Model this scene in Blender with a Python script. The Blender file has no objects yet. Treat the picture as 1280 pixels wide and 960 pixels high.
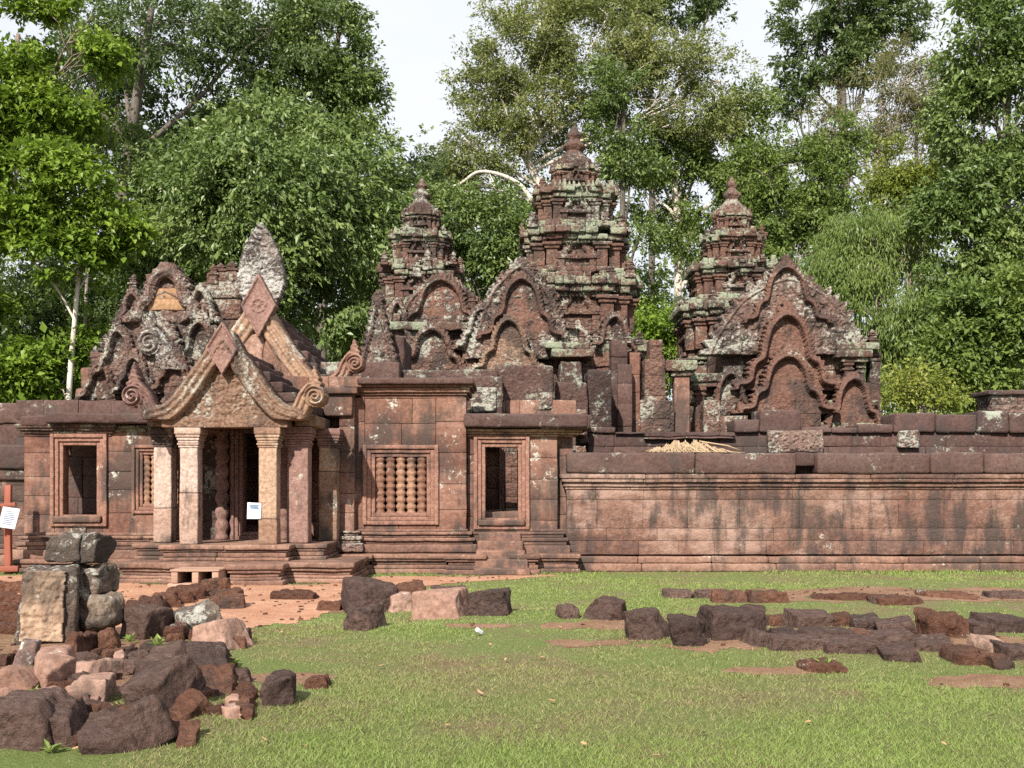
import bpy, math, random
import numpy as np
from mathutils import Vector, Matrix

# ------------------------------------------------------------------ camera, world, sun, exposure
SC = bpy.context.scene
COL = SC.collection
R = math.radians
F, CAMZ, HOR = 1372.0, 1.65, 613.0          # focal length in photo pixels, eye height, horizon row of the photo
cam = bpy.data.cameras.new('camera'); camo = bpy.data.objects.new('camera', cam); COL.objects.link(camo)
cam.sensor_width = 36; cam.lens = 36 * F / 1280; cam.shift_y = (HOR - 480) / 1280
cam.clip_end = 2000; camo.location = (0, 0, CAMZ); camo.rotation_euler = (R(90), 0, 0)
SC.camera = camo
SUN = Vector((-0.24, -0.80, 0.61)).normalized()
w = bpy.data.worlds.new('World'); SC.world = w; w.use_nodes = True
nt = w.node_tree; bg = nt.nodes['Background']
sky = nt.nodes.new('ShaderNodeTexSky'); sky.sky_type = 'NISHITA'; sky.sun_disc = False
sky.sun_elevation = math.asin(SUN.z); sky.sun_rotation = math.atan2(SUN.x, SUN.y)
sky.dust_density = 3.0; sky.air_density = 1.0; sky.ozone_density = 1.0
tc = nt.nodes.new('ShaderNodeTexCoord'); mp = nt.nodes.new('ShaderNodeMapping'); mp.inputs['Scale'].default_value = (1, 1, 2.6)
cn = nt.nodes.new('ShaderNodeTexNoise'); cn.inputs['Scale'].default_value = 2.2; cn.inputs['Detail'].default_value = 7
cr = nt.nodes.new('ShaderNodeMapRange'); cr.inputs[1].default_value = .30; cr.inputs[2].default_value = .62
cr.inputs[3].default_value = .8; cr.inputs[4].default_value = 1.0
cm = nt.nodes.new('ShaderNodeMix'); cm.data_type = 'RGBA'; cm.inputs[7].default_value = (6.2, 6.4, 6.85, 1)
L = nt.links.new
L(tc.outputs['Generated'], mp.inputs[0]); L(mp.outputs[0], cn.inputs['Vector']); L(cn.outputs[0], cr.inputs[0])
L(cr.outputs[0], cm.inputs[0]); L(sky.outputs[0], cm.inputs[6]); L(cm.outputs[2], bg.inputs[0])
bg.inputs[1].default_value = 0.085
sl = bpy.data.lights.new('sun', 'SUN'); sl.energy = 5.0; sl.angle = R(.55); sl.color = (1, .93, .82)
so = bpy.data.objects.new('sun', sl); COL.objects.link(so); so.rotation_euler = SUN.to_track_quat('Z', 'Y').to_euler()
SC.view_settings.view_transform = 'Standard'; SC.view_settings.look = 'None'
SC.view_settings.exposure = 0.92; SC.view_settings.gamma = 1; SC.view_settings.use_curve_mapping = False
SC.cycles.max_bounces = 6; SC.cycles.diffuse_bounces = 3; SC.cycles.transmission_bounces = 3; SC.cycles.glossy_bounces = 1
SC.cycles.use_adaptive_sampling = True; SC.cycles.use_denoising = False

rng = np.random.default_rng(11); random.seed(11)
def X(px, D): return (px - 640) * D / F
def Z(py, D): return CAMZ - (py - HOR) * D / F
U = random.uniform

# ------------------------------------------------------------------ noise
def _hash(i, j, k, s):
    h = (i * 374761393 + j * 668265263 + k * 1442695041 + s * 974634541) & 0xffffffff
    h = ((h ^ (h >> 13)) * 1274126177) & 0xffffffff
    return ((h ^ (h >> 16)) & 0xffff) / 65535.0
def vnoise(P, s=0):
    P = np.asarray(P, float); I = np.floor(P).astype(np.int64); f = P - I; f = f * f * (3 - 2 * f)
    r = 0
    for a in (0, 1):
        for b in (0, 1):
            for c in (0, 1):
                wgt = (f[:, 0] if a else 1 - f[:, 0]) * (f[:, 1] if b else 1 - f[:, 1]) * (f[:, 2] if c else 1 - f[:, 2])
                r = r + wgt * _hash(I[:, 0] + a, I[:, 1] + b, I[:, 2] + c, s)
    return r
def fbm(P, s=0, o=3):
    r = 0; a = .5; t = 0
    for k in range(o):
        r = r + a * vnoise(P, s + k * 17); t += a; P = P * 2.07 + 3.1; a *= .5
    return r / t
def n2(x, z, sc, s=0, o=3):
    P = np.stack([x.ravel() * sc, z.ravel() * sc, np.full(x.size, s * 3.7)], 1)
    return fbm(P, s, o).reshape(x.shape)

# ------------------------------------------------------------------ mesh builder
_lat = {}
def lattice(nx, ny, nz):
    key = (nx, ny, nz)
    if key in _lat: return _lat[key]
    ids = {}; pts = []; q = []
    def g(i, j, k):
        if (i, j, k) not in ids: ids[(i, j, k)] = len(pts); pts.append((i, j, k))
        return ids[(i, j, k)]
    for i in range(nx):
        for j in range(ny):
            q.append((g(i, j, nz), g(i+1, j, nz), g(i+1, j+1, nz), g(i, j+1, nz)))
            q.append((g(i, j, 0), g(i, j+1, 0), g(i+1, j+1, 0), g(i+1, j, 0)))
    for i in range(nx):
        for k in range(nz):
            q.append((g(i, 0, k), g(i+1, 0, k), g(i+1, 0, k+1), g(i, 0, k+1)))
            q.append((g(i, ny, k), g(i, ny, k+1), g(i+1, ny, k+1), g(i+1, ny, k)))
    for j in range(ny):
        for k in range(nz):
            q.append((g(0, j, k), g(0, j, k+1), g(0, j+1, k+1), g(0, j+1, k)))
            q.append((g(nx, j, k), g(nx, j+1, k), g(nx, j+1, k+1), g(nx, j, k+1)))
    _lat[key] = (np.array(pts), np.array(q)); return _lat[key]

def rotz(a): c, s = math.cos(a), math.sin(a); return np.array([[c, -s, 0], [s, c, 0], [0, 0, 1.]])
def roteul(rx, ry, rz): return np.array(Matrix.Rotation(rz, 3, 'Z') @ Matrix.Rotation(ry, 3, 'Y') @ Matrix.Rotation(rx, 3, 'X'))

class MB:
    def __init__(s, freq=2.3): s.V = []; s.Q = []; s.T = []; s.A = []; s.K = []; s.n = 0; s.freq = freq
    def add(s, v, q=None, t=None, amp=.0, rnd=None):
        v = np.asarray(v, float)
        if q is not None and len(q): s.Q.append(np.asarray(q) + s.n)
        if t is not None and len(t): s.T.append(np.asarray(t) + s.n)
        s.V.append(v); s.A.append(np.full(len(v), amp)); s.K.append(np.full(len(v), random.random() if rnd is None else rnd)); s.n += len(v)
    def block(s, x0, x1, y0, y1, z0, z1, res=.18, r=.02, amp=.012, rnd=None, rot=None, cen=None, pin=None, taper=0, nmax=14):
        h = np.array([x1-x0, y1-y0, z1-z0]) / 2; c = np.array([x1+x0, y1+y0, z1+z0]) / 2
        r = min(r, h.min() * .45); ax = []
        for a in range(3):
            n = int(min(nmax, max(1, round(2*h[a]/res))))
            ax.append(np.concatenate([[-h[a]], np.linspace(-h[a]+r, h[a]-r, n+1), [h[a]]]))
        ij, q = lattice(*[len(a)-1 for a in ax])
        p = np.stack([ax[a][ij[:, a]] for a in range(3)], 1)
        inn = np.clip(p, -(h-r), h-r); d = p - inn; l = np.linalg.norm(d, axis=1); l[l == 0] = 1
        p = inn + d / l[:, None] * r
        if taper: p[:, :2] *= (1 - taper * (p[:, 2] / (2*h[2]) + .5))[:, None]
        if rot is not None:
            M = rotz(rot) if np.isscalar(rot) else rot
            p = p @ M.T
            if pin is not None: c = np.asarray(pin) + M @ (c - np.asarray(pin))
        s.add(p + c, q, amp=amp, rnd=rnd)
    def pb(s, a, b, t, u, D, dep, **k):               # front face measured on the photo at distance D
        s.block(X(a, D), X(b, D), D, D+dep, Z(u, D), Z(t, D), **k)
    def wall(s, x0, x1, y0, dep, z0, z1, ch=.36, bw=.62, j=.0028, amp=.012, push=.012, res=.2, r=.011, heights=None, hole=None):
        s.block(x0+.02, x1-.02, y0+.06, y0+dep-.03, z0+.01, z1-.02, res=1, amp=0, r=.01, rnd=.1) if hole is None else None
        z = z0
        if heights is None:
            n = max(1, round((z1-z0)/ch)); hs = [ (z1-z0)/n*U(.85, 1.15) for _ in range(n)]; f = (z1-z0)/sum(hs); hs = [a*f for a in hs]
        else: f = (z1-z0)/sum(heights); hs = [a*f for a in heights]
        for hh in hs:
            x = x0 - U(0, bw*.4); first = True
            while x < x1 - .02:
                ww = bw*U(.65, 1.35); xa = max(x, x0); xb = x+ww
                if x1 - xb < bw*.35: xb = x1
                if xb > xa + .03:
                    pu = U(-push, push)
                    s.block(xa+j, min(xb, x1)-j, y0+pu, y0+dep-.02, z+j, z+hh-j, res=res, amp=amp, r=r)
                x = xb
            z += hh
    def pw(s, a, b, t, u, D, dep=.4, **k): s.wall(X(a, D), X(b, D), D, dep, Z(u, D), Z(t, D), **k)
    def relief(s, cx, z0, W, H, y, thick, field, res=.03, rot=0, amp=.004, rnd=None, cy=None):
        nx, nz = max(4, int(W/res)), max(4, int(H/res))
        xs = np.linspace(-W/2, W/2, nx+1); zs = np.linspace(0, H, nz+1)
        GX, GZ = np.meshgrid(xs, zs); m, h = field(GX, GZ)
        keep = (m[:-1, :-1].astype(int) + m[1:, :-1] + m[:-1, 1:] + m[1:, 1:]) >= 3
        N = GX.size; fr = np.stack([GX.ravel(), -h.ravel(), GZ.ravel()], 1); bk = np.stack([GX.ravel(), np.full(N, thick), GZ.ravel()], 1)
        idx = np.arange(N).reshape(GX.shape)
        a, b, c, d = idx[:-1, :-1][keep], idx[:-1, 1:][keep], idx[1:, 1:][keep], idx[1:, :-1][keep]
        q = [np.stack([a, b, c, d], 1), np.stack([a, d, c, b], 1) + N]
        kp = np.pad(keep, 1)
        for (di, dj, e0, e1) in ((-1, 0, (0, 0), (0, 1)), (1, 0, (1, 1), (1, 0)), (0, -1, (1, 0), (0, 0)), (0, 1, (0, 1), (1, 1))):
            nb = kp[1+di:kp.shape[0]-1+di, 1+dj:kp.shape[1]-1+dj]
            ii, jj = np.nonzero(keep & ~nb)
            p = idx[ii+e0[0], jj+e0[1]]; r_ = idx[ii+e1[0], jj+e1[1]]
            q.append(np.stack([r_, p, p+N, r_+N], 1))
        q = np.concatenate(q); v = np.concatenate([fr, bk])
        used = np.unique(q); mp_ = np.zeros(2*N, int); mp_[used] = np.arange(len(used)); v = v[used]; q = mp_[q]
        v = v @ rotz(rot).T + np.array([cx, y if cy is None else cy, z0]); s.add(v, q, amp=amp, rnd=rnd)
    def lathe(s, c, prof, n=14, amp=.008, rnd=None, sq=0):
        th = np.arange(n) / n * 2*math.pi; v = []
        for (r, z) in prof: v.append(np.stack([c[0]+r*np.cos(th), c[1]+r*np.sin(th), np.full(n, c[2]+z)], 1))
        m = len(prof); q = []
        for i in range(m-1):
            for k in range(n): q.append((i*n+k, i*n+(k+1) % n, (i+1)*n+(k+1) % n, (i+1)*n+k))
        v.append(np.array([[c[0], c[1], c[2]+prof[-1][1]]])); v.append(np.array([[c[0], c[1], c[2]+prof[0][1]]]))
        t = [((m-1)*n+k, (m-1)*n+(k+1) % n, m*n) for k in range(n)] + [((k+1) % n, k, m*n+1) for k in range(n)]
        s.add(np.concatenate(v), q, t, amp=amp, rnd=rnd)
    def tube(s, pts, rad, n=7, amp=0, rnd=None):
        pts = np.asarray(pts, float); m = len(pts); rad = np.broadcast_to(rad, (m,)); th = np.arange(n)/n*2*math.pi; v = []
        for i in range(m):
            d = pts[min(i+1, m-1)] - pts[max(i-1, 0)]; d = d/(np.linalg.norm(d)+1e-9)
            a = np.cross(d, [0, 1, .13] if abs(d[1]) < .9 else [1, 0, .1]); a /= np.linalg.norm(a); b = np.cross(d, a)
            v.append(pts[i] + rad[i]*(np.cos(th)[:, None]*a + np.sin(th)[:, None]*b))
        q = [(i*n+k, i*n+(k+1) % n, (i+1)*n+(k+1) % n, (i+1)*n+k) for i in range(m-1) for k in range(n)]
        v.append(pts[-1:]); t = [((m-1)*n+k, (m-1)*n+(k+1) % n, m*n) for k in range(n)]
        s.add(np.concatenate(v), q, t, amp=amp, rnd=rnd)
    def build(s, name, mat, parent=None, smooth=True, origin=None):
        V = np.concatenate(s.V); A = np.concatenate(s.A); K = np.concatenate(s.K)
        if A.max() > 0:
            P = V * s.freq; o = np.stack([fbm(P + 11.3*i, 5+i, 3) - .5 for i in range(3)], 1)
            P2 = V * 9.; o += .45*np.stack([vnoise(P2 + 7.7*i, 50+i) - .5 for i in range(3)], 1)
            V = V + o * (2*A)[:, None]
        if parent is not None: V = V - np.array(gloc(parent))
        elif origin is not None: V = V - np.array(origin)
        o = npmesh(name, V, s.Q, s.T, K, smooth); o.data.materials.append(mat)
        if parent is not None: o.parent = parent
        elif origin is not None: o.location = origin
        return o

def npmesh(name, V, Q, T, K=None, smooth=True):
    me = bpy.data.meshes.new(name)
    Q = np.concatenate(Q) if len(Q) else np.zeros((0, 4), int); T = np.concatenate(T) if len(T) else np.zeros((0, 3), int)
    me.vertices.add(len(V)); me.vertices.foreach_set('co', V.astype(np.float32).ravel())
    li = np.concatenate([Q.ravel(), T.ravel()]).astype(np.int32)
    me.loops.add(len(li)); me.loops.foreach_set('vertex_index', li)
    st = np.concatenate([np.arange(len(Q))*4, len(Q)*4 + np.arange(len(T))*3]).astype(np.int32)
    me.polygons.add(len(st)); me.polygons.foreach_set('loop_start', st)
    me.polygons.foreach_set('use_smooth', np.full(len(st), smooth))
    if K is not None:
        at = me.attributes.new('rnd', 'FLOAT', 'POINT'); at.data.foreach_set('value', K.astype(np.float32))
    me.update(calc_edges=True); me.validate()
    o = bpy.data.objects.new(name, me); COL.objects.link(o); return o

_gl = {}
def gloc(o): return _gl.get(o.name, (0, 0, 0))
def thing(name, label, cat, loc=(0, 0, 0), group=None):
    o = bpy.data.objects.new(name, None); COL.objects.link(o); o.location = loc; o.empty_display_size = .3
    _gl[o.name] = tuple(loc); return tag(o, label, cat, group)
def tag(o, label, cat, group=None):
    o['label'] = label; o['category'] = cat
    if group: o['group'] = group
    return o
def sub(o, parent):                                   # a child mesh whose parent is itself a part (all parts sit at their thing's origin)
    o.parent = parent; return o
def part(mb, name, mat, root, under=None):
    o = mb.build(name, mat, root)
    if under is not None: o.parent = under
    return o

# ------------------------------------------------------------------ materials
def nodes(name):
    m = bpy.data.materials.new(name); m.use_nodes = True; t = m.node_tree
    return m, t, t.nodes['Principled BSDF'], t.links.new
def N(t, typ, **k):
    n = t.nodes.new(typ)
    for a, b in k.items(): setattr(n, a, b)
    return n
def noise(t, vec, scale, detail=4, rough=.6):
    n = N(t, 'ShaderNodeTexNoise'); n.inputs['Scale'].default_value = scale; n.inputs['Detail'].default_value = detail
    n.inputs['Roughness'].default_value = rough; t.links.new(vec, n.inputs['Vector']); return n.outputs[0]
def mrange(t, v, a, b, c=0., d=1.):
    n = N(t, 'ShaderNodeMapRange', interpolation_type='SMOOTHSTEP'); t.links.new(v, n.inputs[0])
    for i, x in enumerate((a, b, c, d)): n.inputs[i+1].default_value = x
    return n.outputs[0]
def mth(t, op, a, b):
    n = N(t, 'ShaderNodeMath', operation=op)
    for i, x in enumerate((a, b)):
        if isinstance(x, (int, float)): n.inputs[i].default_value = x
        else: t.links.new(x, n.inputs[i])
    return n.outputs[0]
def mix(t, f, a, b, mode='MIX'):
    n = N(t, 'ShaderNodeMix', data_type='RGBA', blend_type=mode)
    for i, x in ((0, f), (6, a), (7, b)):
        if isinstance(x, (int, float)): n.inputs[i].default_value = x
        elif isinstance(x, (tuple, list)): n.inputs[i].default_value = (*x, 1)
        else: t.links.new(x, n.inputs[i])
    return n.outputs[2]
def ramp(t, v, stops):
    n = N(t, 'ShaderNodeValToRGB'); e = n.color_ramp.elements
    while len(e) < len(stops): e.new(.5)
    for i, (p, c) in enumerate(stops): e[i].position = p; e[i].color = (*c, 1)
    t.links.new(v, n.inputs[0]); return n.outputs[0]
def mapping(t, vec, sc):
    n = N(t, 'ShaderNodeMapping'); n.inputs['Scale'].default_value = sc; t.links.new(vec, n.inputs[0]); return n.outputs[0]

def stone(name, cols, dark=.5, top=.7, lich=.4, lcol=(.40, .40, .33), bump=.5, streak=.4, topcol=(.085, .066, .06), darkcol=(.05, .041, .038), carve=0., var=.5, lsc=11, bleach=0., bcol=(.36, .245, .205)):
    m, t, b, L = nodes(name)
    g = N(t, 'ShaderNodeNewGeometry'); pos = g.outputs['Position']
    at = N(t, 'ShaderNodeAttribute', attribute_name='rnd')
    n1 = noise(t, pos, 1.6, 4); n2_ = noise(t, pos, 14, 6, .7)
    v = mth(t, 'ADD', mth(t, 'ADD', mth(t, 'MULTIPLY', mth(t, 'SUBTRACT', at.outputs['Fac'], .5), var), .27), mth(t, 'MULTIPLY', n1, .5))
    c = ramp(t, v, [(.22 + .56*i/(len(cols)-1), k) for i, k in enumerate(cols)])
    c = mix(t, mrange(t, n2_, .3, .7, .62, 0), c, (.3, .22, .2), 'MULTIPLY')
    if bleach:                                         # paler worn patches and darker damp ones with outlines of their own
        nw = noise(t, mapping(t, pos, (.5, .5, 1.1)), .8, 7, .7); c = mix(t, mth(t, 'MULTIPLY', mrange(t, nw, .47, .60), bleach), c, bcol)
        c = mix(t, mth(t, 'MULTIPLY', mrange(t, nw, .475, .38), bleach*.9), c, (.075, .047, .046))
    # biological crust: streaks that run down plus broad patches
    ns = noise(t, mapping(t, pos, (2.2, 2.2, .5)), 1.5, 6, .65)
    nb = noise(t, pos, .75, 6, .65)
    d = mth(t, 'MULTIPLY', mrange(t, mth(t, 'ADD', mth(t, 'MULTIPLY', ns, streak), mth(t, 'MULTIPLY', nb, 1-streak)), .605-.25*dark, .70-.24*dark), .88)
    d = mth(t, 'MULTIPLY', d, mrange(t, n2_, .25, .6, .55, 1))
    c = mix(t, d, c, darkcol)
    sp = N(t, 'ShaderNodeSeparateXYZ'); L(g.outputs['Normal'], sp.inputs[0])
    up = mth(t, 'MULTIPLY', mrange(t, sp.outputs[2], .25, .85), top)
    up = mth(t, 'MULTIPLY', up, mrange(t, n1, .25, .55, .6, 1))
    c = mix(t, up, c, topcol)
    nl = noise(t, pos, lsc, 9, .78); nl2 = noise(t, pos, 1.3, 4)
    lm = mth(t, 'ADD', nl, mth(t, 'MULTIPLY', mth(t, 'SUBTRACT', nl2, .5), .9))
    lm = mth(t, 'ADD', lm, mth(t, 'MULTIPLY', mth(t, 'MAXIMUM', sp.outputs[2], 0.), .06))
    lm = mrange(t, lm, .70-.30*lich, .80-.28*lich, 0, .85)
    c = mix(t, lm, c, mix(t, noise(t, pos, 2.1, 2), lcol, tuple(min(.5, x*1.35+.02) for x in lcol)))
    L(c, b.inputs['Base Color']); b.inputs['Roughness'].default_value = .92; b.inputs['Specular IOR Level'].default_value = .15
    h = mth(t, 'ADD', noise(t, pos, 22, 8, .7), mth(t, 'MULTIPLY', noise(t, pos, 5, 4), 1.2))
    if carve:
        vo = N(t, 'ShaderNodeTexVoronoi', feature='SMOOTH_F1'); vo.inputs['Scale'].default_value = 7.5; L(pos, vo.inputs['Vector'])
        h = mth(t, 'ADD', h, mth(t, 'MULTIPLY', vo.outputs[0], carve))
        vo = N(t, 'ShaderNodeTexVoronoi', feature='SMOOTH_F1'); vo.inputs['Scale'].default_value = 17; L(pos, vo.inputs['Vector'])
        h = mth(t, 'ADD', h, mth(t, 'MULTIPLY', vo.outputs[0], carve*.8))
    bp = N(t, 'ShaderNodeBump'); bp.inputs['Strength'].default_value = bump; bp.inputs['Distance'].default_value = .05 + .04*(carve > 0)
    L(h, bp.inputs['Height']); L(bp.outputs[0], b.inputs['Normal'])
    return m
RED = [(.09, .05, .04), (.145, .075, .056), (.192, .10, .073), (.235, .133, .098), (.20, .132, .106)]
PNK = [(.12, .065, .052), (.175, .096, .074), (.215, .123, .094), (.255, .156, .12), (.22, .143, .117)]
DRK = [(.046, .031, .029), (.074, .047, .043), (.105, .064, .056), (.135, .085, .074)]
OCH = [(.26, .13, .085), (.38, .21, .12), (.48, .30, .16), (.42, .27, .19)]
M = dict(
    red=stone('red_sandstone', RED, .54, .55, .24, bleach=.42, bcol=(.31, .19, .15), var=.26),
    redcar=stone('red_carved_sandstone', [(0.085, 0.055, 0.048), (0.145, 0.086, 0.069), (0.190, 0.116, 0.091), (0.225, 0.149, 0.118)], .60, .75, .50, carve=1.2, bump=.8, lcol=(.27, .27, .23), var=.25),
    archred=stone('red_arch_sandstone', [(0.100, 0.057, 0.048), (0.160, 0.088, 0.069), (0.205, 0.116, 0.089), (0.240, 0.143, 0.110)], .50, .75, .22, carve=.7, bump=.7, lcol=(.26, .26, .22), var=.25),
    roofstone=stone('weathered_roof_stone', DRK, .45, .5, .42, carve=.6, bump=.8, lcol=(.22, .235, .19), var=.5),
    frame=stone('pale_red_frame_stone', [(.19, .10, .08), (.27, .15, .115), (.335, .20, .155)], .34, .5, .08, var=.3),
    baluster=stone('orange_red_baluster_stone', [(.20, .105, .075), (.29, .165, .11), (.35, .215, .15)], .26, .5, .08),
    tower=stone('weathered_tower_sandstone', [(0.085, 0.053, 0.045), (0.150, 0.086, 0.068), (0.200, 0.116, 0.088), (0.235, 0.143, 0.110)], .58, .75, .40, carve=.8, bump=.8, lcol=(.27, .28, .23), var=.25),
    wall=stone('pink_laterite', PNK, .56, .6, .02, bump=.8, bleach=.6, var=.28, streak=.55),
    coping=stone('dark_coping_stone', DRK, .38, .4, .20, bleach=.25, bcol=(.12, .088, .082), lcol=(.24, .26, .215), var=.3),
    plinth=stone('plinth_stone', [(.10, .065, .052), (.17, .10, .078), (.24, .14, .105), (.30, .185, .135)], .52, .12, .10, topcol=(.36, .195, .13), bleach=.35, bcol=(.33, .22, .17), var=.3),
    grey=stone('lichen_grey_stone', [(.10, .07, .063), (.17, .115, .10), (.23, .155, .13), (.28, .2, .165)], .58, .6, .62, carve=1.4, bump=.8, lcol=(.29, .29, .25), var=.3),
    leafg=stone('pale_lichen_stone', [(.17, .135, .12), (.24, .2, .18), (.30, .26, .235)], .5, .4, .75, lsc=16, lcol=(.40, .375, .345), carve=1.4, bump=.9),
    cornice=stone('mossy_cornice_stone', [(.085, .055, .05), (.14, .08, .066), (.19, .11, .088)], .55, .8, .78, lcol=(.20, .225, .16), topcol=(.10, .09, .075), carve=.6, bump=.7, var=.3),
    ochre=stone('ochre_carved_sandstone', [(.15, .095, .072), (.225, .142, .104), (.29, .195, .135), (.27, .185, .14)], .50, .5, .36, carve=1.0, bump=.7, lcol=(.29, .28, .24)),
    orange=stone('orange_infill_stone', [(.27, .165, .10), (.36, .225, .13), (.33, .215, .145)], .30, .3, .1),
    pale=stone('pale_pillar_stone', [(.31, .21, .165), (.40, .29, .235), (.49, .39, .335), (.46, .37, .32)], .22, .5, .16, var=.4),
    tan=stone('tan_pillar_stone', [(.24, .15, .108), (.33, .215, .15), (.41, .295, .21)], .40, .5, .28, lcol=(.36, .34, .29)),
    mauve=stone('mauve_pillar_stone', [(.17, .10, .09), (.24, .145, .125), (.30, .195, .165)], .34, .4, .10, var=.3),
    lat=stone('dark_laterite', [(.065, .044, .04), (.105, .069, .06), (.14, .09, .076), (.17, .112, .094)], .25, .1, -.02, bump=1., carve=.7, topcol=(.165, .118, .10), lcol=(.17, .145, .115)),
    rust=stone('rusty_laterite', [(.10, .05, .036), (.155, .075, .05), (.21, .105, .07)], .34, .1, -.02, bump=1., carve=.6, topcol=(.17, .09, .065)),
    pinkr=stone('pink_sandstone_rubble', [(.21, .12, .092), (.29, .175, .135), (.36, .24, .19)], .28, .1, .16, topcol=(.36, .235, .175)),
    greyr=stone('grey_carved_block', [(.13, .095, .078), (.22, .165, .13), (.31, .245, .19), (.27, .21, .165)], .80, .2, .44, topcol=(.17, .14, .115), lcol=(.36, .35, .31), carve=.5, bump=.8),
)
def plain(name, col, rough=.8, var=.25, sc=20, bump=.2, stretch=(1, 1, 1)):
    m, t, b, L = nodes(name); g = N(t, 'ShaderNodeNewGeometry'); at = N(t, 'ShaderNodeAttribute', attribute_name='rnd')
    n = noise(t, mapping(t, g.outputs['Position'], stretch), sc, 5)
    f = mth(t, 'ADD', mth(t, 'MULTIPLY', n, .6), mth(t, 'MULTIPLY', at.outputs['Fac'], .4))
    c = mix(t, f, tuple(x*(1-var) for x in col), tuple(min(.9, x*(1+var)) for x in col))
    L(c, b.inputs['Base Color']); b.inputs['Roughness'].default_value = rough; b.inputs['Specular IOR Level'].default_value = .2
    bp = N(t, 'ShaderNodeBump'); bp.inputs['Strength'].default_value = bump; bp.inputs['Distance'].default_value = .02
    L(n, bp.inputs['Height']); L(bp.outputs[0], b.inputs['Normal']); return m
def leafmat(name, stops, trans=.35, gloss=.3):
    m, t, b, L = nodes(name); at = N(t, 'ShaderNodeAttribute', attribute_name='rnd')
    c = ramp(t, at.outputs['Fac'], [(i/(len(stops)-1), k) for i, k in enumerate(stops)])
    L(c, b.inputs['Base Color']); b.inputs['Roughness'].default_value = .42; b.inputs['Specular IOR Level'].default_value = gloss
    tr = N(t, 'ShaderNodeBsdfTranslucent'); L(mix(t, .35, c, (.20, .30, .03)), tr.inputs[0])
    ms = N(t, 'ShaderNodeMixShader'); ms.inputs[0].default_value = trans
    L(b.outputs[0], ms.inputs[1]); L(tr.outputs[0], ms.inputs[2]); L(ms.outputs[0], t.nodes['Material Output'].inputs[0]); return m
def barkmat(name, c0, c1):
    m, t, b, L = nodes(name); g = N(t, 'ShaderNodeNewGeometry')
    n = noise(t, mapping(t, g.outputs['Position'], (1, 1, .25)), 5, 6, .7)
    L(mix(t, mrange(t, n, .35, .65), c0, c1), b.inputs['Base Color']); b.inputs['Roughness'].default_value = .9
    bp = N(t, 'ShaderNodeBump'); bp.inputs['Strength'].default_value = .6; bp.inputs['Distance'].default_value = .05
    L(n, bp.inputs['Height']); L(bp.outputs[0], b.inputs['Normal']); return m
# ------------------------------------------------------------------ carved fields (height maps of real relief)
def smooth_curve(p, n=10):
    p = np.array(p, float); q = np.concatenate([[2*p[0]-p[1]], p, [2*p[-1]-p[-2]]]); out = []
    for i in range(1, len(q)-2):
        for t in np.linspace(0, 1, n, endpoint=False):
            a, b, c, d = q[i-1:i+3]
            out.append(.5*(2*b + (c-a)*t + (2*a-5*b+4*c-d)*t*t + (3*b-a-3*c+d)*t**3))
    out.append(p[-1]); return np.array(out)
def nearest(curve, GX, GZ):
    P = np.stack([GX.ravel(), GZ.ravel()], 1); A = curve[:-1]; B = curve[1:]; d = B-A; l2 = (d*d).sum(1)+1e-9
    sl = np.sqrt(l2); cum = np.concatenate([[0], np.cumsum(sl)])[:-1]
    best = np.full(len(P), 1e9); bs = np.zeros(len(P))
    for i in range(len(A)):
        t = np.clip(((P-A[i]) @ d[i])/l2[i], 0, 1); q = A[i] + t[:, None]*d[i]; e = np.hypot(*(P-q).T)
        k = e < best; best[k] = e[k]; bs[k] = cum[i] + t[k]*sl[i]
    return best.reshape(GX.shape), bs.reshape(GX.shape)
ARCH = [(0, 1), (.12, .97), (.26, .89), (.36, .78), (.42, .64), (.45, .51), (.50, .41), (.60, .37), (.68, .31), (.72, .22), (.75, .12), (.85, .075), (1.0, .06), (1.04, 0)]
RAKE = [(0, 1), (.2, .73), (.4, .47), (.56, .27), (.68, .15), (.8, .07), (1, .02)]
CURL = [(0, 1), (.15, .955), (.3, .88), (.47, .78), (.6, .67), (.73, .51), (.84, .34), (.94, .16), (1, 0)]
def carve(GX, GZ, sc, s):
    a = n2(GX, GZ, sc, s, 3); w_ = n2(GX, GZ, sc*.5, s+9, 2)*6
    r = np.abs(np.sin(GX*sc*2.2 + w_) * np.cos(GZ*sc*2.2 - w_*1.2))
    return (1-np.abs(2*a-1))*.5 + r*.5
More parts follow.
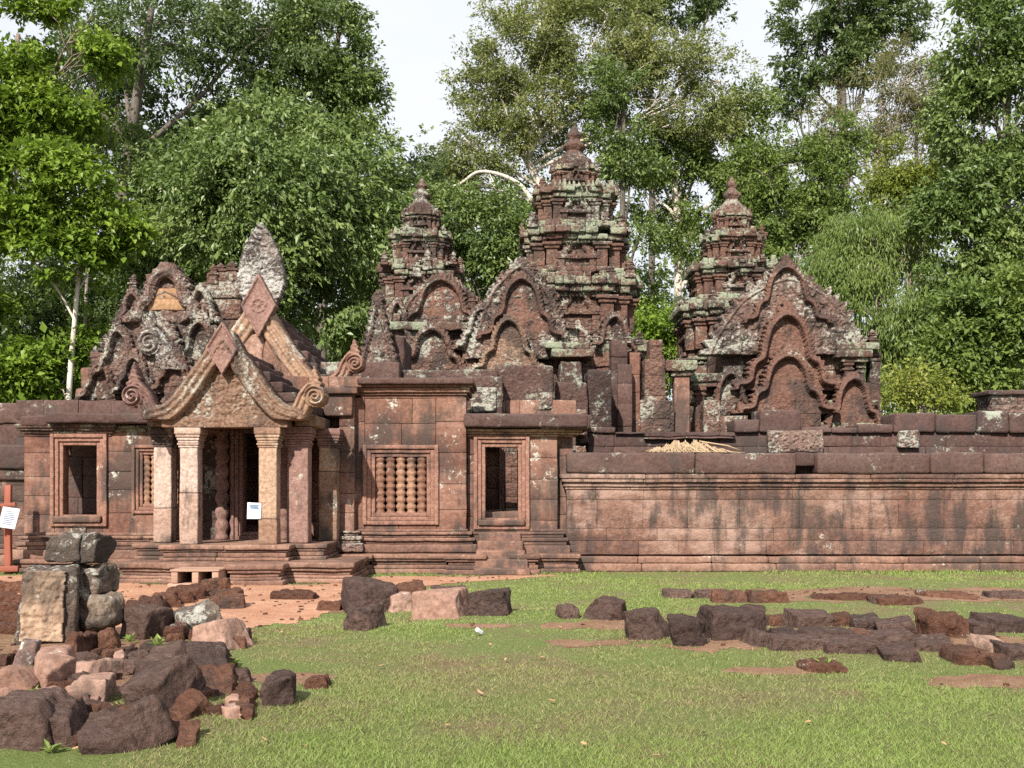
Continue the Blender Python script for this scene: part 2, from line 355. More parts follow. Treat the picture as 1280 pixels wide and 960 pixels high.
def kudu(w, h, band=.12, leaf=.13, per=.11, tdep=.09, rel=.03, seed=1, pts=ARCH, bh=.12, ridges=3, inner=0, wild=.45, cf=11, curls=0):
    half = smooth_curve([(x*w/2, z*h) for x, z in pts]); cur = np.concatenate([half[::-1]*[-1, 1], half[1:]])
    zz, xx = half[::-1, 1], half[::-1, 0]; o = np.argsort(zz)
    inn = None
    if inner:
        ih = smooth_curve([(x*w/2*inner, z*h*inner*1.02) for x, z in ARCH]); ic = np.concatenate([ih[::-1]*[-1, 1], ih[1:]])
        io = np.argsort(ih[:, 1]); inn = (ic, ih[io, 1], ih[io, 0])
    def field(GX, GZ0):
        GZ = GZ0 - .02; d, s = nearest(cur, GX, GZ); tot = np.hypot(*np.diff(cur, axis=0).T).sum()
        ins = np.abs(GX) < np.interp(GZ, zz[o], xx[o])
        ph = (s/per + .5) % 1; k = np.floor(s/per + .5); lv = 1 - wild*_hash(k.astype(np.int64), k.astype(np.int64)*0+seed, k.astype(np.int64)*0+3, seed)
        lp = np.clip(1-np.abs(2*ph-1), 0, 1)**.75 * lv
        lp = lp + .75*np.exp(-(GX/(.09*w))**2)
        ext = band/2 + leaf*(.08+.92*np.maximum(lp, 0)**1.25)
        m = (ins | (d < ext))
        hb = bh*np.sqrt(np.clip(1-(2*d/band)**2, 0, 1))*.45 + bh*.6 + .022*np.cos(d/band*2*math.pi*ridges/2) + .005*np.cos(s*2*math.pi/.09)*(d < band*.16)
        ty = -tdep + rel*carve(GX, GZ, cf, seed) + curls*carve(GX, GZ, 4.2, seed+3) + .05*np.exp(-((GX/(.10*w))**2 + ((GZ-.30*h)/(.16*h))**2))
        if inn is not None:
            di, si = nearest(inn[0], GX, GZ); ii = np.abs(GX) < np.interp(GZ, inn[1], inn[2], right=-1)
            cur_ = .03 + rel*1.5*carve(GX, GZ, 4., seed+4)
            ty = np.where(di < band*.5, bh*.9 + .02*np.cos(di/band*6), np.where(ii, -tdep + .5*rel*carve(GX, GZ, 7, seed+2), cur_))
        ho = .02 + .07*np.abs(np.cos(ph*math.pi))*np.clip(1.1-(d-band/2)/leaf, 0, 1) + .035*carve(GX, GZ, 16, seed+1)
        return m, np.where(d < band/2, hb, np.where(ins, ty, ho))
    pad = 2*(band/2+leaf*1.3)
    return w+pad, h+band/2+leaf*2+.1, field
def put_kudu(mb, cx, z0, y, w, h, thick=.4, res=.03, rot=0, cy=None, amp=.006, **k):
    W, H, f = kudu(w, h, **k); mb.relief(cx, z0, W, H, y, thick, f, res=res, rot=rot, cy=cy, amp=amp, rnd=.45)
def diamond(a, b):
    def f(x, z):
        z = z-b; v = np.abs(x)/a + np.abs(z)/b; r = np.hypot(x, z); th = np.arctan2(z, x)
        h = np.where(v > .86, .05, np.where(v > .74, .015, .03*np.cos(r*44)*(r < .42*a)*(.6+.4*np.cos(8*th)) + .012*n2(x, z, 14, 3)))
        return v < 1, h
    return 2*a, 2*b, f
def volute(r, flip=1, tail=1.5):
    pth = smooth_curve([(-2.5*r, -2.5*r), (-1.5*r, -1.35*r), (-1.0*r, -.2*r), (-.4*r, .6*r)], 8)
    def f(x, z):
        x = x*flip; z = z-2.35*r
        d = np.hypot(x, z); th = np.arctan2(z, x); disc = d < r*1.05
        sp = np.cos(2*math.pi*(d/(r/2.4) - th/(2*math.pi)))
        dp, s = nearest(pth, x, z); body = (dp < r*(.95-.12*s/r*.4)) & (z > -2.3*r)
        crest = (z > .2*r) & (z < 3.0*r) & (np.abs(x+.1*r) < (3.0*r-z)*.36*(1+.15*np.sin(z*60)))
        h = np.where(disc, .09+.04*sp + .05*(1-d/r), np.where(body, .06+.03*np.cos(dp/r*11), np.where(crest, .03+.05*carve(x, z, 14, 5), 0)))
        return disc | body | crest, h
    return r*6.4, r*5.4, f
def leafshape(w, h, seed=2, rel=.07, y0=.22):
    def f(x, z):
        t = np.clip(z/h, 0, 1); pr = np.where(t < .3, .62+.38*np.sin(t/.3*math.pi/2), np.cos((t-.3)/.7*math.pi/2)**.80)
        m = np.abs(x) < w/2*pr*(1+.06*(n2(x*0, z, 11, seed)-.5)); return m, rel*carve(x, z, 8, seed)
    return w*1.1, h, f
def spire(mb, x, y, z, w, h, amp=.012):                # a corner antefix: little stepped tower ending in a bud
    zz = z
    for fw, fh in ((1, .16), (.78, .26), (.98, .08), (.6, .18), (.74, .06)):
        mb.block(x-w*fw/2, x+w*fw/2, y-w*fw/2, y+w*fw/2, zz, zz+h*fh, res=.3, r=.02, amp=amp); zz += h*fh-.002
    mb.lathe((x, y, zz), [(w*.28, 0), (w*.34, h*.06), (w*.2, h*.16), (.01, h*.26)], n=8, amp=amp)
def stack(mb, x0, x1, y0, y1, z0, prof, res=.3, amp=.012, seg=.9, gap=.005, push=.008):   # moulded courses: (overhang, height), each course cut into stones
    for ov, hh in prof:
        xa, xb = x0-ov, x1+ov; n = max(1, round((xb-xa)/seg)); e = np.linspace(xa, xb, n+1)
        e[1:-1] += (rng.random(n-1)-.5)*seg*.3
        for i in range(n):
            p = U(-push, push); mb.block(e[i]+gap/2, e[i+1]-gap/2, y0-ov+p, y1+ov, z0, z0+hh-.003, res=res, r=min(.03, hh*.3), amp=amp)
        z0 += hh
    return z0
BASEM = [(.16, .10), (.10, .05), (.13, .07), (.05, .05), (.09, .06), (.02, .05)]
def teeth(mb, x0, x1, y, z, w, h, amp=.01, jit=.3):    # a row of small pointed leaf stones on a ledge
    n = max(1, round((x1-x0)/w))
    for i in range(n):
        if random.random() < .16: continue
        x = x0 + (i+.5)*(x1-x0)/n; hh = h*U(1-jit, 1+jit*.4)
        mb.block(x-w*.42, x+w*.42, y-.06, y+.1, z-.02, z+hh, res=.3, r=.03, amp=amp, taper=.75)

def parts_pb(items, D, dep, name, mat, root, extra=None, **k):
    for a, b_, t, u, dy in items:
        mb = MB(); mb.pb(a, b_, t, u, D+dy, dep, **k)
        if extra: extra(mb, a, b_, t, u, dy)
        part(mb, name, mat, root)
def spires(items, D, dy, w_, h0, h1, root, mat='redcar', name='ridge_ornament'):
    for px, py in items: mb = MB(); spire(mb, X(px, D), D+dy, Z(py, D), w_, U(h0, h1), amp=.025); part(mb, name, M[mat], root)
# ------------------------------------------------------------------ towers
def redent(mb, cx, cy, w, z0, z1, amp=.015, res=.25, ch=.32):
    n = max(1, round((z1-z0)/ch)); e = np.linspace(z0, z1, n+1)
    for i in range(n):
        for k, (a, b) in enumerate(((1, .56), (.84, .82), (.56, 1))):
            a2, b2 = a*w/2, b*w/2; zz = k*.003
            parts = max(1, round(2*a2/.7)); ex = np.linspace(cx-a2, cx+a2, parts+1)
            for j in range(parts): mb.block(ex[j]+.003, ex[j+1]-.003, cy-b2+U(-.01, .01), cy+b2+U(-.01, .01), e[i]+.002, e[i+1]-.002-zz, res=res, r=.02, amp=amp)
def ledge(mb, cx, cy, w, z, hh, amp=.035, miss=.05):
    for k, (a, b) in enumerate(((1, .58), (.86, .84), (.58, 1))):
        a2, b2 = a*w/2, b*w/2; parts = max(1, round(2*a2/.42)); ex = np.linspace(cx-a2, cx+a2, parts+1); ex[1:-1] += (rng.random(parts-1)-.5)*.14
        for j in range(parts):
            if random.random() < miss: continue
            mb.block(ex[j]+.003, ex[j+1]-.003, cy-b2+U(-.055, .045), cy+b2+U(-.045, .055), z+U(-.01, .01), z+hh-.002-k*.004+U(-.012, .012), res=.15, r=.04, amp=amp)
def tower(label, cx, cy, levels, top, body_w):
    root = thing('temple_tower', label, 'tower', (cx, cy, 0))
    mb = MB(); zb0 = levels[0][0]; redent(mb, cx, cy, body_w, 0, zb0-.25, res=.4, ch=.5)
    part(mb, 'tower_body', M['tower'], root)
    mb = MB(); ledge(mb, cx, cy, body_w*1.03, zb0-.25, .12); ledge(mb, cx, cy, body_w*1.1, zb0-.13, .13); part(mb, 'cornice', M['cornice'], root)
    for li, (za, zb, w_) in enumerate(levels):
        h = zb-za; last = li+1 == len(levels); cw = w_*(.84 if last else .80); cf = .30 if not last else .2
        mb = MB(); redent(mb, cx, cy, cw, za, zb-.2*h, amp=.025)
        ledge(mb, cx, cy, cw*1.07, za+.002, h*.10, .015); ledge(mb, cx, cy, cw*1.03, za+h*.10, h*.06, .015)
        for sx in (-1, 1):
            for sy in (-1, 1):                          # pilasters of the redented plan
                for (fx, fy) in ((.5, .28), (.28, .5), (.42, .41)):
                    px_, py_ = cx+sx*fx*cw, cy+sy*fy*cw; q = w_*.05
                    mb.block(px_-q, px_+q, py_-q, py_+q, za+h*.15, zb-(cf+.10)*h, res=.2, r=.02, amp=.02)
                    mb.block(px_-q*1.35, px_+q*1.35, py_-q*1.35, py_+q*1.35, zb-(cf+.12)*h, zb-(cf+.05)*h, res=.2, r=.02, amp=.015)
                    mb.block(px_-q*1.7, px_+q*1.7, py_-q*1.7, py_+q*1.7, zb-(cf+.055)*h, zb-cf*h+.01, res=.2, r=.02, amp=.015)
        tier = part(mb, 'tier', M['tower'], root)
        mb = MB()
        if not last:
            ledge(mb, cx, cy, w_*.88, zb-.31*h, h*.08, .02); ledge(mb, cx, cy, w_*.95, zb-.235*h, h*.11, .03); ledge(mb, cx, cy, w_*1.03, zb-.13*h, h*.14, .035)
            nw = levels[li+1][2]; ledge(mb, cx, cy, w_*.5+nw*.5, zb+.005, .10*h, .045, .06); ledge(mb, cx, cy, w_*.22+nw*.76, zb+.10*h, .09*h, .04, .1)
        else:
            ledge(mb, cx, cy, w_*.95, zb-.22*h, h*.12, .02); ledge(mb, cx, cy, w_*1.02, zb-.10*h, h*.12, .03)
        tw = .14 if w_ > 2 else .10
        sub_ = MB()
        for a in range(4):                             # leaf stones along the ledge of each side
            sub_ = MB()
            for (x0, x1, dd) in ((-.5, -.3, .29), (.3, .5, .29), (-.28, .28, .5), (-.42, -.3, .42), (.3, .42, .42)):
                teeth(sub_, x0*w_, x1*w_, -dd*w_+.05, zb, tw, tw*1.25, amp=.02, jit=.5)
                teeth(sub_, x0*w_*.97, x1*w_*.97, -dd*w_*.97+.0, zb-.235*h, tw*.8, -tw*.1, amp=.015, jit=.5)
            Rm = rotz(a*math.pi/2)
            for v, A, K, q in zip(sub_.V, sub_.A, sub_.K, sub_.Q): mb.add(v @ Rm.T + np.array([cx, cy, 0]), q - q.min(), amp=.02, rnd=K[0])
        for _ in range(30 if not last else 6):           # loose and broken stones left standing on the ledges
            a_ = random.randrange(4); Rm = rotz(a_*math.pi/2); t_ = U(-.5, .5); dd = .5 if abs(t_) < .28 else (.43 if abs(t_) < .42 else .29); p_ = np.array([t_*w_, -dd*w_+U(.0, .14), 0]) @ Rm.T; q = U(.04, .10)
            mb.block(cx+p_[0]-q, cx+p_[0]+q, cy+p_[1]-q, cy+p_[1]+q, zb-.02, zb+U(.05, .26), res=.12, r=.03, amp=.04, taper=U(0, .6))
        for _ in range(16):                             # broken relief on the wall of the tier
            a_ = random.randrange(4); Rm = rotz(a_*math.pi/2); t_ = U(-.46, .46); dd = .5 if abs(t_) < .28 else (.41 if abs(t_) < .41 else .28); p_ = np.array([t_*cw, -dd*cw, 0]) @ Rm.T; q = U(.05, .12); z_ = za+h*U(.1, .6)
            mb.block(cx+p_[0]-q, cx+p_[0]+q, cy+p_[1]-q, cy+p_[1]+q, z_, z_+U(.08, .3), res=.12, r=.03, amp=.045)
        part(mb, 'tier_cornice', M['cornice'], root, tier)
        for a in range(4):                             # false door with its own small fronton on each side
            mb = MB(); Rm = rotz(a*math.pi/2); f = np.array([0, -cw*.5-.02, 0]) @ Rm.T
            W, H, fl = kudu(w_*.30, h*.40, band=w_*.05, leaf=w_*.04, per=w_*.05, tdep=.08, rel=.02, seed=li*4+a, bh=.10)
            mb.relief(cx+f[0], za+h*.42, W, H, 0, .16, fl, res=.026, rot=a*math.pi/2, cy=cy+f[1], amp=.012)
            for (x0, x1, dy, z0_, z1_) in ((-.17, -.11, .12, .14, .46), (.11, .17, .12, .14, .46), (-.20, .20, .17, .39, .47), (-.11, .11, .03, .14, .42), (-.18, .18, .18, .06, .13)):
                xm = (x0+x1)/2*w_; hw = (x1-x0)/2*w_; c = np.array([xm, -cw*.5-dy/2+.03, 0]) @ Rm.T
                mb.block(cx+c[0]-hw, cx+c[0]+hw, cy+c[1]-dy/2-.05, cy+c[1]+dy/2+.05, za+h*z0_, za+h*z1_, res=.25, r=.02, amp=.012, rot=a*math.pi/2)
            part(mb, 'niche', M['redcar'], root, tier)
        if not last:
            nxt = levels[li+1]; ah = (nxt[1]-nxt[0])*.40; aw = .09*w_
            for sx in (-1, 1):
                for sy in (-1, 1):
                    for (fx, fy, k) in ((.47, .25, .8), (.25, .47, .8), (.40, .40, 1)):
                        if random.random() < .3: continue
                        mb = MB(); spire(mb, cx+sx*fx*w_, cy+sy*fy*w_, zb, aw*k, ah*k*U(.6, 1.15), amp=.025); part(mb, 'antefix', M['redcar'], root, tier)
    zt = levels[-1][1]; H = top-zt; r0 = levels[-1][2]*.5; mb = MB()
    k = r0*.90
    prof = [(r0*1.0, -.04), (r0*1.05, H*.05), (r0*.93, H*.10), (r0*.97, H*.13), (r0*.74, H*.22), (r0*.76, H*.25), (r0*.50, H*.33), (r0*.40, H*.40), (k*.36, H*.46), (k*.52, H*.50), (k*.55, H*.55), (k*.46, H*.60), (k*.28, H*.66), (k*.25, H*.72), (k*.36, H*.76), (k*.34, H*.82), (k*.18, H*.87), (k*.15, H*.94), (.02, H)]
    mb.lathe((cx, cy, zt), prof, n=20, amp=.03)
    for i in range(12):
        a = i/12*2*math.pi; rr = r0*1.0; x, y = cx+rr*math.cos(a), cy+rr*math.sin(a); mb.block(x-.09, x+.09, y-.07, y+.07, zt-.02, zt+H*.17, res=.2, r=.03, amp=.02, taper=.6)
    part(mb, 'lotus_finial', M['redcar'], root)
    return root
TD = 34.5; TS = F/TD
def tz(py): return Z(py, TD)
tower('tallest brick-red sanctuary tower in the middle, five diminishing tiers', X(718, TD), TD,
      [(tz(432), tz(360), 156/TS), (tz(360), tz(298), 134/TS), (tz(298), tz(246), 102/TS), (tz(246), tz(216), 57/TS)], tz(157), 165/TS)
tower('smaller reddish tower behind the arched gable, nearest the porch', X(527, TD), TD,
      [(tz(458), tz(392), 118/TS), (tz(392), tz(340), 104/TS), (tz(340), tz(299), 75/TS), (tz(299), tz(271), 45/TS)], tz(223), 122/TS)
tower('slim mossy-ledged tower beside the library with three nested arches', X(915, TD), TD,
      [(tz(452), tz(388), 140/TS), (tz(388), tz(338), 108/TS), (tz(338), tz(299), 75/TS), (tz(299), tz(272), 45/TS)], tz(221), 136/TS)

# ------------------------------------------------------------------ library on the right with nested arched frontons
D = 28.6; S = F/D
root = thing('temple_library', 'red stone library with three nested arched frontons on its gable', 'temple building', (X(985, D), D, 0))
mb = MB()
mb.pw(880, 1100, 478, 625, D+.35, 2.6, ch=.4, amp=.03, push=.03); mb.pw(905, 1072, 430, 478, D+.45, 2.6, ch=.4, amp=.03, push=.03)
for i, (a, b, t, u) in enumerate(((912, 1064, 412, 432), (926, 1046, 390, 412), (938, 1034, 368, 390), (952, 1018, 345, 368))):
    mb.pw(a, b, t, u, D+.5+i*.02, 2.4, ch=.4, amp=.03, push=.03)
part(mb, 'wall', M['tower'], root)
parts_pb(((1046, 1092, 437, 447, -.1), (1052, 1086, 447, 453, 0), (1046, 1100, 428, 437, 0), (862, 902, 466, 477, -.2), (866, 898, 477, 483, -.12), (880, 1108, 528, 536, -.1), (868, 930, 496, 503, .05), (1036, 1100, 500, 507, 0)), D, 1.2, 'cornice', M['cornice'], root, res=.15, r=.03, amp=.035)
def caps(mb, a, b, t, u, dy): mb.pb(a-2, b+2, t, t+5, D+dy-.06, .4, res=.25, r=.02, amp=.012); mb.pb(a-2, b+2, t+8, t+11, D+dy-.04, .4, res=.25, r=.02, amp=.012)
parts_pb(((870, 881, 483, 560, -.1), (888, 898, 500, 560, .1), (1056, 1066, 452, 500, .1), (1072, 1080, 455, 500, .2), (1012, 1020, 505, 560, .1), (1040, 1048, 505, 560, .05), (942, 950, 505, 560, .1), (915, 924, 470, 500, .12), (1088, 1100, 440, 520, .3)), D, .4, 'pilaster', M['tower'], root, caps, res=.2, r=.02, amp=.018)
def fronton(px, ap, ba, hw, y, mat, D, S, root, thick=.5, **kw):
    mb = MB(); lf = kw.get('leaf', .13); put_kudu(mb, X(px, D), Z(ba, D), y, 2*hw/S, (ba-ap)/S-lf*2.0, thick=thick, res=.024, seed=px, amp=.012, **kw); part(mb, 'fronton', M[mat], root)
fronton(986, 316, 442, 96, D+.2, 'grey', D, S, root, pts=CURL, curls=.16, rel=.05, tdep=.02, leaf=.34, per=.25, band=.12, wild=.7)
fronton(984, 318, 404, 50, D+.06, 'archred', D, S, root, leaf=.17, band=.10, bh=.12, tdep=.10, rel=.02)
fronton(982, 378, 488, 60, D-.14, 'archred', D, S, root, leaf=.18, band=.12, bh=.14, tdep=.12, rel=.025)
fronton(980, 432, 518, 56, D-.4, 'archred', D, S, root, leaf=.17, band=.11, bh=.13, tdep=.12, rel=.03)
fronton(912, 458, 528, 34, D-.06, 'redcar', D, S, root, leaf=.11, band=.11, bh=.16)
fronton(1064, 464, 542, 42, D-.16, 'archred', D, S, root, leaf=.11, band=.12, bh=.16, rel=.015)
mb = MB(); mb.pw(940, 1026, 516, 640, D-.3, .6, ch=.4, bw=.9, amp=.02); part(mb, 'wall', M['tower'], root)
spires(((1063, 425), (1076, 440), (1096, 436), (1050, 412), (1036, 396), (1020, 372), (926, 425), (940, 400)), D, .3, .3, .45, .7, root)
# stone post left of the library
D = 27.6; root = thing('stone_post', 'square red stone post with a broad mossy capital left of the library', 'pillar', (X(852, D), D, 0))
mb = MB(); mb.pb(843, 862, 470, 620, D, .4, res=.2, amp=.01); part(mb, 'shaft', M['red'], root)
mb = MB(); mb.pb(833, 872, 449, 463, D-.15, .7, res=.15, r=.03, amp=.03); mb.pb(839, 866, 463, 470, D-.06, .5, res=.2, r=.03); part(mb, 'capital', M['cornice'], root)

# ------------------------------------------------------------------ halls and frontons in the middle
D = 30.0; S = F/D
root = thing('temple_hall', 'carved hall with an arched gable and dark sloping roof before the tallest tower', 'temple building', (X(660, D), D, 0))
mb = MB(); mb.pw(600, 800, 440, 625, D+.5, 3, ch=.42, amp=.03, push=.03); part(mb, 'wall', M['tower'], root)
mb = MB()
for i in range(9):
    t = 352 + i*10; mb.pb(640-i*3, 668+i*9, t, t+10.5, D+.45-.02*i, 3.0, res=.2, r=.03, amp=.03)
part(mb, 'roof', M['grey'], root)
fronton(650, 318, 448, 60, D+.1, 'grey', D, S, root, pts=CURL, curls=.1, tdep=.02, rel=.04, leaf=.18, per=.16, band=.14)
fronton(652, 336, 424, 50, D-.05, 'archred', D, S, root, leaf=.15, band=.10, bh=.12, rel=.025)
mb = MB(); mb.pw(702, 806, 438, 640, D+.9, 1.2, ch=.4, amp=.035, push=.04); mb.pw(578, 640, 420, 640, D+.2, 1.2, ch=.4, amp=.035, push=.04); part(mb, 'wall', M['tower'], root)
fronton(772, 380, 448, 34, D+.8, 'redcar', D, S, root, leaf=.12, band=.12, bh=.14)
fronton(602, 376, 436, 30, D+.1, 'grey', D, S, root, leaf=.12, band=.12, bh=.14)
fronton(724, 396, 450, 26, D+.7, 'grey', D, S, root, leaf=.12, band=.11)
fronton(636, 394, 466, 42, D-.35, 'ochre', D, S, root, thick=.4, leaf=.10, band=.12)
mb = MB(); mb.pw(604, 672, 462, 640, D-.25, .6, ch=.4, amp=.02); part(mb, 'wall', M['tower'], root)
parts_pb(((682, 738, 428, 436, -.3), (690, 742, 436, 446, -.45), (734, 812, 430, 440, .8), (740, 806, 476, 484, .85), (590, 640, 462, 468, -.45)), D, 1.1, 'eave', M['cornice'], root, res=.15, r=.03, amp=.035)
spires(((668, 345), (680, 360), (692, 375), (706, 392), (716, 410), (728, 428), (640, 338), (628, 350), (616, 368), (604, 390), (745, 430), (762, 424), (800, 430), (786, 428), (590, 412), (582, 420)), D, .2, .22, .3, .5, root)

D = 30.4; S = F/D
root = thing('carved_shrine', 'small red shrine with two stacked arched frontons before the slender left tower', 'temple building', (X(548, D), D, 0))
mb = MB(); mb.pw(478, 606, 408, 625, D+.4, 2.6, ch=.42, amp=.03, push=.03); part(mb, 'wall', M['tower'], root)
parts_pb(((474, 612, 402, 412, -.1), (470, 500, 392, 402, 0), (586, 618, 412, 422, -.25), (484, 610, 436, 444, .05), (592, 612, 422, 430, -.1)), D, 1, 'cornice', M['cornice'], root, res=.15, r=.03, amp=.035)
fronton(553, 332, 432, 66, D+.3, 'grey', D, S, root, pts=CURL, curls=.12, tdep=.02, rel=.04, leaf=.15, per=.15, band=.12, wild=.6)
fronton(551, 334, 418, 60, D+.15, 'archred', D, S, root, leaf=.17, band=.11, bh=.13, rel=.03)
fronton(541, 402, 470, 48, D-.25, 'redcar', D, S, root, leaf=.13, band=.15, bh=.14)
fronton(497, 370, 440, 20, D+.05, 'grey', D, S, root, leaf=.10, band=.10)
fronton(596, 380, 440, 18, D+.0, 'redcar', D, S, root, leaf=.10, band=.10)
parts_pb(((486, 496, 412, 470, .1), (508, 516, 444, 470, .1), (578, 588, 444, 470, .1), (596, 606, 430, 470, .1), (566, 572, 440, 470, .1)), D, .4, 'pilaster', M['tower'], root, res=.2, r=.02, amp=.02)
spires(((474, 392), (484, 402), (585, 400), (598, 408), (607, 412), (590, 385), (520, 345), (534, 336)), D, .2, .28, .4, .65, root)

# broken piers and slabs between the hall and the post
D = 27.2
for lab, mt, parts in (
    ('tall dark stone slab standing right of the sloping hall roof', 'coping', ((764, 784, 425, 540, 0), (772, 790, 455, 540, -.15))),
    ('pointed broken red pier between the hall and the stone post', 'redcar', ((806, 832, 448, 540, .3), (812, 828, 424, 448, .35), (800, 838, 500, 508, .2))),
    ('ragged double pier of red blocks under the tallest tower', 'red', ((740, 762, 470, 540, .2), (786, 800, 440, 540, .35), (736, 766, 466, 473, .1), (744, 760, 500, 506, .1))),
    ('low carved red block wall with window jambs behind the straw', 'redcar', ((880, 900, 500, 560, .3), (900, 935, 520, 560, .2), (828, 843, 508, 560, .2)))):
    root = thing('broken_pier', lab, 'ruin', (X(parts[0][0], D), D, 0)); mb = MB()
    for a, b, t, u, dy in parts: mb.pw(a, b, t, max(u, 640), D+dy, .6, ch=.5, bw=.9, amp=.025, push=.02)
    part(mb, 'block', M[mt], root)
# ------------------------------------------------------------------ walls
# outer enclosure wall on the right, front face at 22.4 m
D = 22.4
root = thing('enclosure_wall', 'long pinkish laterite wall with a dark coping running along the grass', 'wall', (X(1000, D), D, 0))
x0, x1 = X(708, D), 15.2
mb = MB(); mb.wall(x0, x1, D, .9, .34, Z(612, D), heights=[.28, .25, .58, .2], bw=.95, amp=.010, push=.006, res=.22, j=.002, r=.009); part(mb, 'wall_face', M['wall'], root)
mb = MB()
stack(mb, x0, x1, D-.04, D+.9, 0, [(.14, .17), (.10, .14)], seg=1.5); part(mb, 'base_course', M['plinth'], root)
mb = MB(); z = stack(mb, x0, x1, D, D+.9, Z(612, D), [(.03, .06), (.07, .05), (.05, .04), (.11, .07), (.14, .10)], seg=1.6, amp=.01); part(mb, 'cornice', M['wall'], root)
mb = MB(); zt = Z(566, D)
xa = x0
for k, wv in enumerate((2.6, 2.05, .42, 2.3, 1.1, 1.9, .9, 2.2, 1.6, 2.1)):
    if k != 2: mb.block(xa+.006, xa+wv-.006, D-.16+U(-.012, .012), D+1.0, z, zt+U(-.02, .02), res=.2, r=.05, amp=.022)
    else: mb.block(xa+.006, xa+wv-.006, D-.02, D+1.0, z+.16, zt+.0, res=.2, r=.04, amp=.03); mb.block(xa+.006, xa+wv-.006, D+.3, D+1.0, z, z+.17, res=.2, r=.02)
    xa += wv
part(mb, 'coping_slab', M['coping'], root)
# second enclosure wall behind it
D = 25.6
root = thing('enclosure_wall', 'darker second enclosure wall of weathered blocks rising behind the dark coping', 'wall', (X(1000, D), D, 0))
mb = MB(); mb.pw(735, 1330, 540, 640, D, .8, ch=.4, bw=1.0, amp=.02, push=.02); part(mb, 'wall_face', M['coping'], root)
mb = MB(); xa = X(720, D)
xs_ = [720, 770, 806, 918, 950, 1002, 1040, 1072, 1118, 1170, 1222, 1262, 1330]; tp = [534, 542, 548, 524, 512, 534, 534, 530, 516, 518, 514, 516, 516]
for k in range(len(xs_)-1):
    mb.pb(xs_[k]+.3, xs_[k+1]-.3, tp[k], 541, D-.12+U(-.02, .02), 1.0, res=.18, r=.05, amp=.03)
part(mb, 'coping_slab', M['coping'], root)
mb = MB(); mb.pb(960, 1030, 538, 566, D-.16, .3, res=.15, r=.03, amp=.04); mb.pb(1124, 1150, 538, 560, D-.15, .3, res=.15, r=.03, amp=.02); part(mb, 'pale_block', M['grey'], root)
D = 27
root = thing('ruined_wall', 'short grey block wall end standing beyond the dark coping by the leafy trees', 'wall', (X(1270, D), D, 0))
mb = MB(); mb.pw(1240, 1330, 492, 640, D, .9, ch=.28, bw=.8, amp=.02, push=.02); part(mb, 'wall_face', M['grey'], root)
mb = MB(); mb.pb(1235, 1335, 487, 493, D-.1, 1.1, res=.2, r=.04, amp=.03); part(mb, 'coping_slab', M['coping'], root)
# far left wall
D = 24.2
root = thing('enclosure_wall', 'low wall stub with a dark coping left of the left doorway', 'wall', (X(-10, D), D, 0))
mb = MB(); mb.pw(-120, 40, 585, 690, D, .8, ch=.34, bw=.8); part(mb, 'wall_face', M['wall'], root)
mb = MB(); mb.pb(-120, 42, 556, 586, D-.16, 1, res=.2, r=.05, amp=.025); mb.pb(-120, 42, 586, 600, D-.08, .9, res=.2, r=.03, amp=.015); mb.pb(-60, 40, 504, 530, D+1.2, 1, res=.2, r=.05, amp=.03); mb.pb(-70, 38, 530, 557, D+1.25, .9, res=.2, r=.03, amp=.02); part(mb, 'coping_slab', M['coping'], root)
mb = MB(); stack(mb, X(-120, D), X(40, D), D-.02, D+.5, 0, [(.2, .25), (.12, .12), (.06, .1)]); part(mb, 'base_course', M['plinth'], root)

# ------------------------------------------------------------------ the gateway
G = thing('temple_gateway', 'sandstone gateway with pillared porch, triangular pediment and side doorways', 'gateway', (-5.25, 22, 0))
def frame(mb, a, b, t, u, D, wd, dep=.34, steps=3):    # mitred frame: nested rebates round an opening (outer px box)
    xa, xb, zt_, zb_ = X(a, D), X(b, D), Z(t, D), Z(u, D); q = wd/steps
    for i in range(steps):
        o = i*q; y = D + i*.045; e = .002*i
        mb.block(xa+o, xa+o+q, y, D+dep-e, zb_+o, zt_-o, res=.2, r=.012, amp=.006, rnd=.5)
        mb.block(xb-o-q, xb-o, y, D+dep-e, zb_+o, zt_-o, res=.2, r=.012, amp=.006, rnd=.5)
        mb.block(xa+o+q, xb-o-q, y+.003, D+dep-e, zt_-o-q, zt_-o, res=.2, r=.012, amp=.006, rnd=.6)
        mb.block(xa+o+q, xb-o-q, y+.003, D+dep-e, zb_+o, zb_+o+q, res=.2, r=.012, amp=.006, rnd=.4)
def wall_hole(mb, a, b, t, u, ha, hb, ht, hu, D, dep=.5, **k):
    mb.pw(a, ha, t, u, D, dep, **k); mb.pw(hb, b, t, u, D, dep, **k); mb.pw(ha, hb, t, ht, D, dep, **k)
    if hu < u: mb.pw(ha, hb, hu, u, D, dep, **k)
def baluster(x, y, z0, z1, r):
    mb = MB(); h = z1-z0; pr = []; n = 34
    for i in range(n+1):
        t = i/n; k = abs(((t*8.5) % 1)-.5)*2; pr.append((r*(.74+.26*(k > .45)+.14*(k > .82)), h*t))
    mb.lathe((x, y, z0), pr, n=12, amp=.006); return mb
